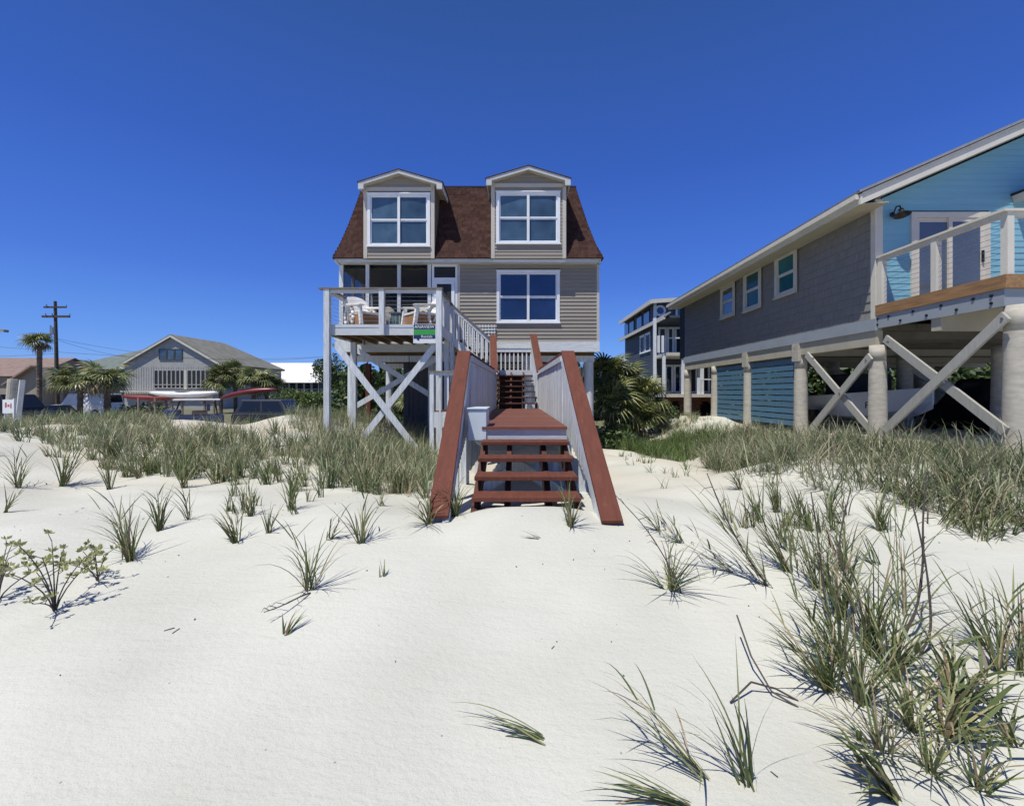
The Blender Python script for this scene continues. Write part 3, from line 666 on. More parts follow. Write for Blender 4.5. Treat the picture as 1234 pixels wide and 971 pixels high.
for k in range(9): x = -.72+k*.135; B(x-.02, x+.02, yr, yr+.035, ZU, 2.86).build('baluster', 'trim', walk)
B(-.80, .46, yr-.02, yr+.05, 2.861, 2.93).build('upper_rail', 'white', walk); B(-.80, .46, yr-.02, yr+.05, 3.14, 3.19).build('upper_rail', 'white', walk)
for x in (-.78, .42): B(x-.045, x+.045, yr-.03, yr+.06, Hs(x, yr)-.3, 3.14).build('post', 'white', walk)
# flight from the upper landing up to the sun deck
dst = thing('deck_stair', 'short white railed stair between the upper landing and the sun deck', 'stairs', (-1.4, 14.3, 2.3))
xa, xb = dxr+.07, -.82
for k in range(5):
    z = zt-(k+1)*(zt-ZU)/6; x = xa+.02+k*(xb-xa)/5; B(x, x+.26, 13.95, 14.5, z-.035, z).build('tread', 'browndark', dst)
for y in (13.93, 14.52):
    MB().beam((xa, y, zt-.18), (xb, y, ZU-.1), .04, .22).build('stringer', 'white', dst)
    MB().beam((xa-.0, y-.005, zr-.10), (xb, y-.005, zr-.1-(zt-ZU)), .05, .09).build('top_rail', 'white', dst)
    MB().beam((xa-.0, y-.005, zr-.03), (xb, y-.005, zr-.03-(zt-ZU)), .13, .03).build('cap_rail', 'cap', dst)
    for k in range(9):
        t = (k+.5)/9; x = xa+(xb-xa)*t; z0 = zt-.1-(zt-ZU)*t; B(x-.02, x+.02, y-.015, y+.015, z0, zr-.13-(zt-ZU)*t).build('baluster', 'trim', dst)
B(xa-.06, xa+.05, 13.87, 13.98, 1.9, zr-.11).build('post', 'white', dst)
lattice(dst, Fr((0, 14.63, 0), (1,0,0), (0,-1,0)), xa+.1, xb+.05, 3.0, 3.75, .095, .04)
# side platform with picket rail left of the walkover
pf = thing('side_platform', 'small white picket railed platform joining the left side of the walkover', 'platform', (-1.5, 11.6, -0.3))
py_ = 11.3; pxa, pxb = X(520.5, py_), -.86
for x in (pxa, X(529.5, py_)+.02): B(x-.05, x+.05, py_-.05, py_+.05, -.8, 2.08 if x == pxa else 1.1).build('post', 'white', pf)
B(pxa-.08, pxb, py_-.07, py_+.07, 2.082, 2.115).build('cap_rail', 'cap', pf); B(pxa+.05, pxb, py_-.02, py_+.02, 2.0, 2.08).build('top_rail', 'white', pf)
for k in range(5): x = pxa+.2+k*.2; B(x-.022, x+.022, py_-.02, py_+.02, .92, 2.0).build('baluster', 'white', pf)
B(pxa+.05, pxb, py_-.04, py_+.03, .72, 1.10).build('fascia', 'whiteh', pf)
mb = MB()
for k in range(9): mb.box(pxa+.0, pxb-.03, py_+.06+k*.14, py_+.19+k*.14, 1.08, 1.115)
mb.build('deck_boards', 'redboards', pf, kind='stuff')
for x in (pxa, pxb-.2): B(x-.05, x+.05, 12.4, 12.5, -.6, 2.0).build('post', 'white', pf)

# ------------------------------------------------------------------ deck furniture
def adirondack(label):
    t = thing('adirondack_chair', label, 'chair', (0,0,0), 'white resin chairs on the sun deck')
    # faces +x, origin at floor under seat
    # moulded back: wide curved shell
    mb = MB(); nb_ = 8
    for k in range(nb_):
        y0_, y1_ = -.33+k*.66/nb_, -.33+(k+1)*.66/nb_; hb = lambda y: .93-.16*abs(y/.33)**3; xo = lambda y: .10*abs(y/.33)**2
        A_ = [(-.20+xo(y0_), y0_, .20), (-.20+xo(y1_), y1_, .20), (-.52+xo(y1_), y1_, hb(y1_)), (-.52+xo(y0_), y0_, hb(y0_))]
        mb.prism(A_, (-.05, 0, 0), .5)
    mb.build('backrest', 'adiro', t, smooth=False)
    for sy in (-.31, .31):
        y0_, y1_ = sy-.035, sy+.035
        MB().prism([(.36, y0_, 0), (.44, y0_, 0), (.36, y0_, .56), (.27, y0_, .56)], (0, .07, 0)).build('front_leg', 'adiro', t)
        MB().prism([(-.40, y0_-.03, .62), (.40, y0_-.03, .54), (.42, y0_-.03, .58), (-.40, y0_-.03, .68)], (0, .13, 0)).build('arm', 'adiro', t, bevel=.01)
        pts = [(-.20+.20*math.cos(a), sy, .32+.29*math.sin(a)) for a in np.linspace(-1.2, 4.3, 14)]
        MB().path(pts, [.042]*14, 8, .5).build('arm_loop', 'adiro', t, smooth=True)
    B(-.26, .36, -.29, .29, .36, .42).build('seat', 'adiro', t, bevel=.01)
    B(-.30, .34, -.28, .28, .04, .358).build('seat_base', 'tanwood', t)
    return t
zd = zt-.03
c1 = adirondack('white chair on the left of the deck, facing right'); c1.location = (X(441, 13.0), 12.9, zd); c1.rotation_euler = (0,0,math.radians(-42)); c1.scale = (1.12, 1.12, 1.1)
c2 = dup(c1, (X(510, 13.0), 12.9, zd), math.radians(228), 'white chair above the hanging sign, facing left'); c2.rotation_euler = (0,0,math.radians(222))
wk = thing('wicker_chair', 'grey wicker tub chair between the two white chairs', 'chair', (X(465, 13.9), 13.9, zd))
bx_, by_ = X(465, 13.9), 13.9
mb = MB(); n = 14
for k in range(n):
    a0 = math.radians(-20+k*220/n); a1 = math.radians(-20+(k+1)*220/n); hh0 = .45+.45*max(0, math.sin(a0))**1.5; hh1 = .45+.45*max(0, math.sin(a1))**1.5
    P = lambda a, r, z: (bx_+math.cos(a)*r, by_+math.sin(a)*r*.8, zd+z)
    mb.add([P(a0,.25,.0), P(a1,.25,.0), P(a1,.33,hh1), P(a0,.33,hh0), P(a0,.21,.0), P(a1,.21,.0), P(a1,.28,hh1), P(a0,.28,hh0)], [(0,1,2,3),(5,4,7,6),(3,2,6,7),(0,4,5,1)])
mb.build('shell', 'wicker', wk, smooth=True)
MB().tube((bx_, by_, zd+.30), (bx_, by_, zd+.40), .24, .25, 16).build('seat', 'wicker', wk)
tb = thing('side_table', 'low sea green side table beside the right white chair', 'table', (X(482, 13.2), 13.2, zd))
tx, ty = X(482, 13.2), 13.2
B(tx-.27, tx+.27, ty-.22, ty+.22, zd+.50, zd+.53).build('table_top', 'tealtile', tb)
for s1 in (-1, 1):
    for s2 in (-1, 1): MB().beam((tx+s1*.29, ty+s2*.2, zd), (tx+s1*.22, ty+s2*.18, zd+.5), .03, .03).build('leg', 'adiro', tb)
for k in range(7): x = tx-.24+k*.07; B(x, x+.05, ty-.19, ty-.175, zd+.1, zd+.5).build('slat', 'tealtile', tb)
# hanging rental sign
sg = thing('rental_sign', 'navy, green and white rental sign hung on the deck fascia', 'sign', (X(511, 11.9), 11.87, Z(402, 11.9)))
Ds = 11.86; s0, s1 = X(498, Ds), X(525, Ds)
B(s0, s1, Ds, Ds+.02, Z(413.5, Ds), Z(390.5, Ds)).build('board', 'signwhite', sg)
B(s0+.01, s1-.01, Ds-.003, Ds-.0005, Z(397, Ds), Z(391, Ds)).build('navy_band', 'signnavy', sg)
B(s0+.01, s1-.01, Ds-.003, Ds-.0005, Z(403.3, Ds), Z(397.3, Ds)).build('green_band', 'signgreen', sg)
B(s0+.01, s1-.01, Ds-.003, Ds-.0005, Z(408.2, Ds), Z(403.5, Ds)).build('lower_band', 'signnavy', sg)
MB().prism([(s0+.07, Ds-.006, Z(407, Ds)), (s0+.13, Ds-.006, Z(404.3, Ds)), (s0+.17, Ds-.006, Z(406, Ds)), (s0+.15, Ds-.006, Z(410.5, Ds)), (s0+.10, Ds-.006, Z(409.5, Ds))], (0, .002, 0)).build('emblem', 'signnavy', sg)
def text(s, size, loc, m, parent, name='lettering', rot=(90, 0, 0), extr=.0008):
    c = bpy.data.curves.new(name, 'FONT'); c.body = s; c.size = size; c.extrude = extr; c.align_x = 'CENTER'; c.align_y = 'CENTER'; c.resolution_u = 2
    tmp = bpy.data.objects.new(name, c); COL.objects.link(tmp); dg = bpy.context.evaluated_depsgraph_get(); dg.update()
    me = bpy.data.meshes.new_from_object(tmp.evaluated_get(dg)); bpy.data.objects.remove(tmp)
    o = bpy.data.objects.new(name, me); COL.objects.link(o); me.materials.clear(); me.materials.append(M[m])
    o.location = Vector(loc)-wloc(parent); o.rotation_euler = [math.radians(a) for a in rot]; o.parent = parent; return o
xm = (s0+s1)/2
text('ANAVIEW', .115, (xm, Ds-.005, Z(394, Ds)), 'signwhite', sg)
text('Rentals', .10, (xm+.06, Ds-.005, Z(405.6, Ds)), 'signwhite', sg)

# ------------------------------------------------------------------ neighbouring house on the right
RX = 7.8; RN, RF = 10.0, 21.5; RZ0, RZ1 = 3.2, 5.78
rh = thing('neighbour_house', 'grey and light blue beach house on tall concrete pilings at right', 'house', (12, 15, 0.4))
fS = Fr((RX, 0, 0), (0, 1, 0), (-1, 0, 0))
wins = []
for (xa_, xb_, ya_, yb2) in ((936, 962.5, 303, 357), (898, 919, 324, 374), (870, 887, 343, 383)):
    da, db = RX*F/(xb_-VX), RX*F/(xa_-VX); dm = (da+db)/2
    wins.append((da, db, Z(yb2, dm), Z(ya_, dm)))
mb = MB(); pitch = .19; nrow = int((RZ1-RZ0)/pitch); hrow = (RZ1-RZ0)/nrow
for k in range(nrow):
    za, zb = RZ0+k*hrow, RZ0+(k+1)*hrow; a = RN+.08
    while a < RF-.02:
        wd = random.choice((.12, .17, .21, .26)); b = min(a+wd, RF)
        if not any(b > w_[0] and a < w_[1] and zb > w_[2]+.02 and za < w_[3]-.02 for w_ in wins):
            pr = .02+random.random()*.006
            pts = [fS.p(a+.003,0,za), fS.p(b-.002,0,za), fS.p(b-.002,pr,za), fS.p(a+.003,pr,za), fS.p(a+.003,0,zb+.01), fS.p(b-.002,0,zb+.01), fS.p(b-.002,.004,zb+.01), fS.p(a+.003,.004,zb+.01)]
            mb.add(pts, [(0,3,2,1),(4,5,6,7),(0,1,5,4),(1,2,6,5),(2,3,7,6),(3,0,4,7)])
        a = b
mb.build('shake_siding', 'shake', rh, kind='stuff')
B(RX+.004, RX+.14, RN+.02, RF, RZ0, RZ1+.2).build('side_wall', 'shake', rh)
for w_, gl in zip(wins, ('glassteal', 'glassteal', 'glass')): window(rh, Fr((RX-.042,0,0),(0,1,0),(-1,0,0)), w_[0], w_[1], w_[2], w_[3], 1, gl, 'cream', tw=.13, out=.04)
# front gable wall
RP = 13.6; pitch_ = .437; RXR = RP*2-RX
fG = Fr((0, RN, 0), (1,0,0), (0,-1,0))
sdx0, sdx1, sdz = 8.56, 10.28, 5.52
mb = MB(); lap(mb, fG, RX+.14, RXR, RZ0+.1, RZ1+.05, .135, [(sdx0, sdx1, RZ0, sdz)], .012)
zpk = RZ1+.05+(RP-RX)*pitch_
lap(mb, fG, RX, RXR, RZ1+.05, zpk, .135, (), .012, lambda z: (RX+.14+(z-RZ1-.05)/pitch_, RXR-.14-(z-RZ1-.05)/pitch_))
mb.build('front_siding', 'ltblue', rh, kind='stuff')
mb = MB().prism([(RX+.15, RN+.08, RZ0), (RXR, RN+.08, RZ0), (RXR, RN+.08, RZ1), (RP, RN+.08, zpk), (RX+.15, RN+.08, RZ1)], (0, .08, 0)); mb.build('front_wall', 'ltblue', rh)
B(RXR-.1, RXR, RN+.17, RF, RZ0, RZ1).build('far_wall', 'shake', rh); B(RX+.15, RXR, RF-.1, RF-.004, RZ0, RZ1+.1).build('rear_wall', 'shake', rh)
B(RX-.03, RX+.139, RN-.03, RN+.10, RZ0-.02, RZ1+.02).build('corner_board', 'cream', rh)
# roof
ex, ey = 7.14, 9.55; ze = 5.64
ztop_ = ze+(RP-ex)*pitch_
r = MB(); 
r.slab((ex-.03, ey-.03, ze+.12), (ex-.03, RF+.5, ze+.12), (RP, RF+.5, ztop_+.12), (RP, ey-.03, ztop_+.12), -.05)
r.slab((RP, ey-.03, ztop_+.12), (RP, RF+.5, ztop_+.12), (2*RP-ex+.03, RF+.5, ze+.12), (2*RP-ex+.03, ey-.03, ze+.12), -.05)
r.build('roof', 'roofgrey', rh)
B(ex, ex+.04, ey+.04, RF+.45, ze-.10, ze+.10).build('eave_fascia', 'cream', rh)
B(ex-.085, ex-.002, ey+.04, RF+.45, ze+.0, ze+.10).build('gutter', 'cream', rh)
MB().prism([(ex, ey, ze-.12), (ex, ey, ze+.10), (RP, ey, ztop_+.10), (RP, ey, ztop_-.12)], (0, .035, 0)).build('rake_board', 'cream', rh)
MB().prism([(RP, ey, ztop_-.12), (RP, ey, ztop_+.10), (2*RP-ex, ey, ze+.10), (2*RP-ex, ey, ze-.12)], (0, .035, 0)).build('rake_board', 'cream', rh)
MB().prism([(ex+.02, ey-.03, ze+.09), (ex+.02, ey-.03, ze+.115), (RP, ey-.03, ztop_+.115), (RP, ey-.03, ztop_+.06)], (0, .028, 0)).build('drip_edge', 'roofgrey', rh)
r = MB(); r.slab((ex+.04, ey+.04, ze-.09), (ex+.04, RF+.4, ze-.09), (RX-.031, RF+.4, ze-.04+.0), (RX-.031, ey+.04, ze-.04), .02)
r.build('eave_soffit', 'beam', rh)
r = MB(); r.slab((RX-.03, ey+.036, ze-.09+(RX-.03-ex)*pitch_), (RX-.03, RN+.05, ze-.09+(RX-.03-ex)*pitch_), (RP, RN+.05, ztop_-.09), (RP, ey+.036, ztop_-.09), .02)
r.build('rake_soffit', 'cream', rh)
# dark recess at the far end
B(RX+.15, RX+1.2, RF+.0, RF+.9, RZ0, RZ0+.08).build('rear_porch_floor', 'band', rh); B(RX+.02, RX+.12, RF+.5, RF+.6, RZ0, RZ1).build('rear_post', 'dark', rh)
B(RX+.0, RX+.1, RF+.001, RF+.7, RZ0+.001, RZ1-.1).build('rear_screen', 'dark', rh)
# bands and beams
B(RX-.045, RX+.1, RN-.05, RF+.1, RZ0-.26, RZ0-.001).build('rim_board', 'band', rh)
B(RX-.0, RX+.16, RN-.0, RF, RZ0-.58, RZ0-.262).build('perimeter_beam', 'beam', rh)
for y in (13.0, 16, 19): B(RX+.17, RXR, y, y+.25, RZ0-.58, RZ0-.3).build('girder', 'beam', rh)
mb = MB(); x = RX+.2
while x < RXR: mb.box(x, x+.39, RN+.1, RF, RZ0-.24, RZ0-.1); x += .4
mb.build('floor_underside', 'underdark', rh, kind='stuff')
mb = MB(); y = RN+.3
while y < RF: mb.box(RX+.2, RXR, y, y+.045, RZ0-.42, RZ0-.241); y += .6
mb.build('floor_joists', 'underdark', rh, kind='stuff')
# pilings: square cap piece above a tapered round pile
def pile(x, y, r=.175, top=2.62, m='piling'):
    mb = MB(); zb = Hs(x, y)-.4; n = 14; prev = None
    k = 7; pts = [(x, y, zb+(top-zb)*i/k) for i in range(k+1)]; rs = [r*(1.06-.16*i/k)+random.uniform(-.004,.004) for i in range(k+1)]
    for i in range(k): mb.tube(pts[i], pts[i+1], rs[i], rs[i+1], n, .5+.1*random.random(), cap=(i in (0, k-1)))
    o = mb.build('piling', m, rh); 
    for p in o.data.polygons: p.use_smooth = len(p.vertices) == 4
    return o
PX = RX+.09; piles = [RX*F/(1057-VX)+.1, 12.8, 15.7, 18.35, 21.4]
for y in piles: pile(PX, y)
for y in piles[1:3]: B(PX-.17, PX-.02, y-.14, y+.14, 2.45, RZ0-.262).build('pile_bracket', 'piling', rh)
for y in (10.2, 12.8, 15.7, 18.4):
    for x in (10.8, 13.8, 17): pile(x, y, .2)
for y in (13.2, 16.2):
    MB().beam((10.8, y-.2, 2.5), (13.8, y-.2, .6), .05, .22).build('inner_brace', 'brace', rh)
# braces on the near side
def sb(p, q, dx=0.0):
    def pt(a): D = (RX+dx)*F/(a[0]-VX); return (RX+dx, D, Z(a[1], D))
    return MB().beam(pt(p), pt(q), .05, .165).build('brace', 'brace', rh)
sb((972, 427), (1052, 521), -.02); sb((1049, 429), (975, 520), -.10)
sb((1067, 408), (1212, 520), -.02); sb((1213, 380), (1060, 524), -.10)
for px, py in ((1012,474),(1137,461),(980,432),(1044,434),(1070,412),(1208,384),(1066,520)):
    D = (RX-.12)*F/(px-VX); x = RX-.12; zz = Z(py, D)
    MB().tube((x-.02, D, zz), (x+.01, D, zz), .022, None, 8).build('bolt', 'metal', rh)
# slatted blue screens
for (ya, yb3, z0, z1) in ((12.98, 15.52, .62, 2.58), (15.88, 18.2, .60, 2.58)):
    for k in range(11):
        h = (z1-z0)/11; o = B(PX-.02+random.uniform(-.006,.006), PX+.01, ya, yb3, z0+k*h, z0+(k+1)*h-.034).build('slat', 'slat', rh)
    for f_ in (.02, .5, .98): y = ya+(yb3-ya)*f_; B(PX+.012, PX+.05, y-.04, y+.04, z0, z1).build('slat_post', 'slat', rh)
# deck of the neighbouring house
DN = 7.34; zq = 3.48
nd = MB(); y = DN+.05
while y < RN-.05: nd.box(RX+.03, 13, y, y+.135, zq-.06, zq-.02); y += .142
nd.build('deck_boards', 'treated', rh, kind='stuff')
B(RX-.03, RX+.02, DN+.0, RN-.03, zq-.22, zq).build('deck_fascia', 'treated', rh); B(RX-.03, 13, DN-.05, DN-.001, zq-.22, zq).build('deck_fascia', 'treated', rh)
B(RX+.0, RX+.05, DN+.05, RN+.1, zq-.50, zq-.222).build('bolted_band', 'band', rh); B(RX+.0, 13, DN+.0, DN+.048, zq-.50, zq-.222).build('bolted_band', 'band', rh)
for k in range(9):
    y = DN+.2+k*.3
    for zz in (zq-.30, zq-.42) if k in (0, 8) else ((zq-.29,) if k % 2 else (zq-.42,)):
        MB().tube((RX-.018, y, zz), (RX+.0, y, zz), .026, None, 8).build('bolt', 'iron', rh)
for k in range(7): y = DN+.25+k*.38; B(RX+.06, 13, y, y+.045, zq-.25, zq-.062).build('joist', 'under', rh)
B(RX+.05, 13, 8.5, 8.7, 2.75, zq-.252).build('girder', 'beam', rh)
mb = MB(); 
pile(X(1227, 7.3), 7.3, .185, zq-.5)
zrr = 4.53
for x, y in ((RX+.05, RN-.12), (RX+.05, 8.6), (RX+.1, DN+.05), (10.9, DN+.05)): B(x-.055, x+.055, y-.055, y+.055, zq-.02, zrr-.03).build('rail_post', 'cream', rh)
B(RX-.03, RX+.13, DN-.03, RN-.03, zrr-.03, zrr+.01).build('cap_rail', 'cream', rh); B(RX+.02, RX+.07, DN+.1, RN-.17, zrr-.115, zrr-.031).build('top_rail', 'cream', rh)
B(RX+.131, 13, DN-.03, DN+.13, zrr-.03, zrr+.01).build('cap_rail', 'cream', rh); B(RX+.16, 13, DN+.03, DN+.08, zrr-.115, zrr-.031).build('top_rail', 'cream', rh)
for k in range(9):
    z = zq+.08+k*.095; B(RX+.047, RX+.053, DN+.1, RN-.17, z, z+.006).build('cable', 'metal', rh); B(RX+.15, 13, DN+.047, DN+.053, z, z+.006).build('cable', 'metal', rh)
# sliding door
mb = MB(); frame(mb, sdx0, sdx1, zq-.02, sdz, .12, RN-.045, RN+.05); sdr = mb.build('sliding_door', 'cream', rh)
for a, b, yy in ((sdx0+.12, (sdx0+sdx1)/2+.04, RN+.0), ((sdx0+sdx1)/2-.04, sdx1-.12, RN-.03)):
    mb = MB(); frame(mb, a, b, zq+.1, sdz-.12, .085, yy, yy+.03); mb.build('door_leaf', 'cream', sdr); B(a+.08, b-.08, yy+.01, yy+.018, zq+.18, sdz-.2).build('pane', 'glassgrey', sdr)
B(sdx1-.19, sdx1-.16, RN-.07, RN-.03, zq+.95, zq+1.2).build('handle', 'iron', sdr)
# porch roof fragment further right
MB().slab((10.75, 9.0, 5.88), (13.4, 9.0, 6.5), (13.4, 10.0, 6.5), (10.75, 10.0, 5.88), .04).build('porch_roof', 'iron', rh)
MB().slab((10.80, 9.03, 5.72), (13.4, 9.03, 6.34), (13.4, 9.98, 6.34), (10.80, 9.98, 5.72), .155).build('porch_roof_edge', 'cream', rh)
# barn lamp
bl = thing('barn_lamp', 'black gooseneck barn lamp on the light blue gable wall', 'lamp', (8.15, RN-.05, 5.4))
lx = 8.15
MB().tube((lx, RN-.045, 5.47), (lx, RN-.0, 5.47), .05, None, 12).build('wall_plate', 'iron', bl)
MB().path([(lx, RN-.05, 5.47), (lx, RN-.13, 5.60), (lx, RN-.22, 5.58), (lx, RN-.25, 5.50)], [.014]*4, 8).build('gooseneck', 'iron', bl)
mb = MB(); mb.tube((lx, RN-.25, 5.50), (lx, RN-.26, 5.45), .045, .05, 16, cap=False); mb.tube((lx, RN-.26, 5.45), (lx, RN-.28, 5.36), .05, .16, 16, cap=False); mb.build('lamp_shade', 'iron', bl)

# ------------------------------------------------------------------ vehicles, boats, kayaks
def car(name, label, cat, m, L, W, Ht, hood, cabin, prof=None, loc=(0,0,0), rz=0, van=False):
    """faces +x; origin on the ground in the middle"""
    t = thing(name, label, cat, (0,0,0)); hl = L/2; zs = .22; zb = Ht*.55
    mb = MB()
    side = [(-hl, zs+.1), (-hl+.08, zs), (hl-.1, zs), (hl, zs+.15), (hl-.03, zb-.15), (hl-.25, zb-.05), (hl-hood, zb), (-hl+.1, zb+.02), (-hl, zb-.1)]
    mb.prism([(x, -W/2, z) for x, z in side], (0, W, 0)); mb.build('body', m, t, bevel=.06)
    c0, c1 = -hl+cabin, hl-hood
    top0, top1 = (c0+(.12 if van else .35), c1-(.55 if not van else .5))
    mb = MB(); a = W/2-.04; b = W/2-.18
    vs = [(c0,-a,zb-.02),(c1,-a,zb-.02),(c1,a,zb-.02),(c0,a,zb-.02),(top0,-b,Ht),(top1,-b,Ht),(top1,b,Ht),(top0,b,Ht)]
    mb.add(vs, [(0,3,2,1),(4,5,6,7),(0,1,5,4),(1,2,6,5),(2,3,7,6),(3,0,4,7)]); mb.build('cabin', m, t, bevel=.05)
    def lerp(p, q, k): return tuple(p[i]+(q[i]-p[i])*k for i in range(3))
    def win(i, j, k, l, u0, u1, nm):
        A, Bv, C, Dv = vs[i], vs[j], vs[k], vs[l]
        P = lambda u, v: lerp(lerp(A, Bv, u), lerp(Dv, C, u), v)
        q = MB(); q.slab(P(u0,.18), P(u1,.18), P(u1,.86), P(u0,.86), .012); q.build(nm, 'carglass', t)
    if van: win(0,1,5,4,.72,.93,'side_window'); win(3,2,6,7,.72,.93,'side_window') if False else None
    else:
        win(0,1,5,4,.08,.47,'side_window'); win(0,1,5,4,.52,.92,'side_window')
        q = MB()
        win(2,3,7,6,.08,.47,'side_window'); win(2,3,7,6,.52,.92,'side_window')
    win(1,2,6,5,.07,.93,'windscreen'); win(3,0,4,7,.07,.93,'rear_window')
    for sx in (-hl+.85, hl-.85):
        for sy in (-1, 1):
            wh = MB().tube((sx, sy*(W/2-.2), .33), (sx, sy*(W/2+.015), .33), .33, None, 18).build('tyre', 'tyre', t); MB().tube((sx, sy*(W/2-.0), .33), (sx, sy*(W/2+.025), .33), .2, None, 12).build('rim', 'rim', wh)
    for sy in (-1, 1): B(hl-.06, hl+.005, sy*(W/2-.3)-.16, sy*(W/2-.3)+.16, zb-.30, zb-.16).build('headlight', 'lamp', t)
    t.location = loc; t.rotation_euler = (0,0,rz); return t
def gnd(x, y): return (x, y, Hs(x, y))
car('parked_van', 'white van with long bonnet parked beyond the palms at left', 'van', 'whitecar', 4.9, 1.9, 1.95, 1.2, .05, loc=gnd(X(104, 38), 38), rz=math.pi, van=True)
car('parked_car', 'black car parked under the beach house behind the cross braces', 'car', 'blackcar', 4.4, 1.8, 1.4, 1.1, .6, loc=(-2.6, 18.6, -.55), rz=math.radians(172))
car('parked_car', 'black car behind the white leaning plank at far left', 'car', 'blackcar', 4.5, 1.9, 1.75, 1.2, .1, loc=gnd(X(10, 22), 22), rz=0)
car('parked_car', 'low black car behind the tall ragged palm at left', 'car', 'blackcar', 3.9, 1.8, 1.3, 1.1, .6, loc=gnd(X(62, 23.5), 23.5), rz=0)
car('parked_car', 'slate blue car carrying the maroon kayak', 'car', 'bluecar', 4.3, 1.85, 1.62, 1.2, .1, loc=gnd(X(338, 25), 25), rz=0)
car('parked_car', 'black pickup shaped car under the right neighbour house', 'car', 'blackcar', 4.6, 1.9, 1.6, 1.2, .5, loc=(13.0, 12.2, .35), rz=math.radians(95))
car('parked_car', 'silver white car seen under the stairs beyond the beach house', 'car', 'whitecar', 4.3, 1.8, 1.45, 1.1, .5, loc=(1.8, 29, -.5), rz=math.radians(10))

def kayak(label, m, L, p, q, r=.3, bend=.12):
    p = Vector(p); q = Vector(q); d = q-p; n = 18; vs = []; fs = []; ns = 10
    t = d.normalized(); a = t.cross(Vector((0,0,1))).normalized(); u = a.cross(t)
    for i in range(n+1):
        s = i/n; w_ = r*max(.02, math.sin(math.pi*s)**.6); hgt = .16*max(.05, math.sin(math.pi*s)**.4); lift = bend*(2*s-1)**2
        c = p+d*s+u*lift
        for k in range(ns):
            an = 2*math.pi*k/ns; vs.append(c+a*math.cos(an)*w_+u*math.sin(an)*hgt)
    for i in range(n):
        for k in range(ns): fs.append((i*ns+k, i*ns+(k+1)%ns, (i+1)*ns+(k+1)%ns, (i+1)*ns+k))
    fs += [tuple(range(ns))[::-1], tuple(n*ns+k for k in range(ns))]
    e = thing('kayak', label, 'kayak', p+d*.5)
    mb = MB(); mb.add(vs, fs, .5); mb.build('hull', m, e, smooth=True)
    c = p+d*.5+u*(.155)
    MB().tube(c-t*.35-u*.02, c+t*.35-u*.02, .001, .001, 4)
    mb = MB(); mb.add([c+t*(.45*math.cos(k*.6283))+a*(.2*math.sin(k*.6283))+u*.012 for k in range(10)]+[c+t*(.36*math.cos(k*.6283))+a*(.14*math.sin(k*.6283))+u*.03 for k in range(10)], [(k,(k+1)%10,10+(k+1)%10,10+k) for k in range(10)]+[tuple(range(10,20))]); mb.build('cockpit', 'iron', e)
    return e
kayak('long red kayak lying lowest on the rack at left', 'kred', 3.8, V(146, 480, 23.6), V(232, 479, 23.9), .2)
kayak('white kayak lying above the red one on the rack', 'kwhite', 3.8, V(179, 475.5, 23.2), V(263, 475.5, 23.2), .25)
kayak('dark maroon kayak strapped on the slate blue car', 'kmaroon', 3.4, V(264, 478, 24.8), V(334, 466.5, 24.8), .34, -.12)
rk = thing('kayak_rack', 'timber rack holding the red and white kayaks', 'rack', gnd(X(210, 23.5), 23.5))
for px in (172, 192, 212, 251):
    x = X(px, 23.5); B(x-.04, x+.04, 23.2, 23.28, -.8, 1.3).build('post', 'cap', rk); B(x-.04, x+.04, 23.9, 23.98, -.8, 1.3).build('post', 'cap', rk)
    if px > 172: B(x-.035, x+.035, 23.0, 24.1, 1.02, 1.08).build('crossbar', 'cap', rk)
B(X(172, 23.5), X(251, 23.5), 23.86, 23.9, 1.28, 1.36).build('long_rail', 'cap', rk)
gc = thing('golf_cart', 'navy golf cart with a white roof parked behind the dune grass', 'golf cart', (0,0,0))
B(-1.1, 1.15, -.6, .6, .26, .74).build('body', 'navy', gc, bevel=.06); B(.55, 1.2, -.55, .55, .72, 1.0).build('front_cowl', 'navy', gc, bevel=.08)
B(-.45, .15, -.55, .55, .74, .92).build('seat', 'cap', gc, bevel=.03); B(-.55, -.42, -.55, .55, .92, 1.25).build('seat_back', 'navy', gc, bevel=.03)
B(-.95, .85, -.66, .66, 1.42, 1.48).build('roof', 'kwhite', gc, bevel=.02)
for x0, x1, y in ((.8,.6,-.55),(.8,.6,.55),(-.85,-.75,-.55),(-.85,-.75,.55)): MB().tube((x0, y, .7), (x1, y, 1.42), .025, None, 6).build('roof_post', 'iron', gc)
for x in (-.8, .8):
    for s in (-1, 1): MB().tube((x, s*.45, .22), (x, s*.62, .22), .22, None, 14).build('wheel', 'tyre', gc)
MB().path([(1.0, -.5, .3), (1.25, -.5, .7), (1.25, .5, .7), (1.0, .5, .3)], [.025]*4, 6).build('bumper_bar', 'kwhite', gc)
gc.location = (X(236, 21.5), 21.5, -.22); gc.rotation_euler = (0,0,math.radians(215))
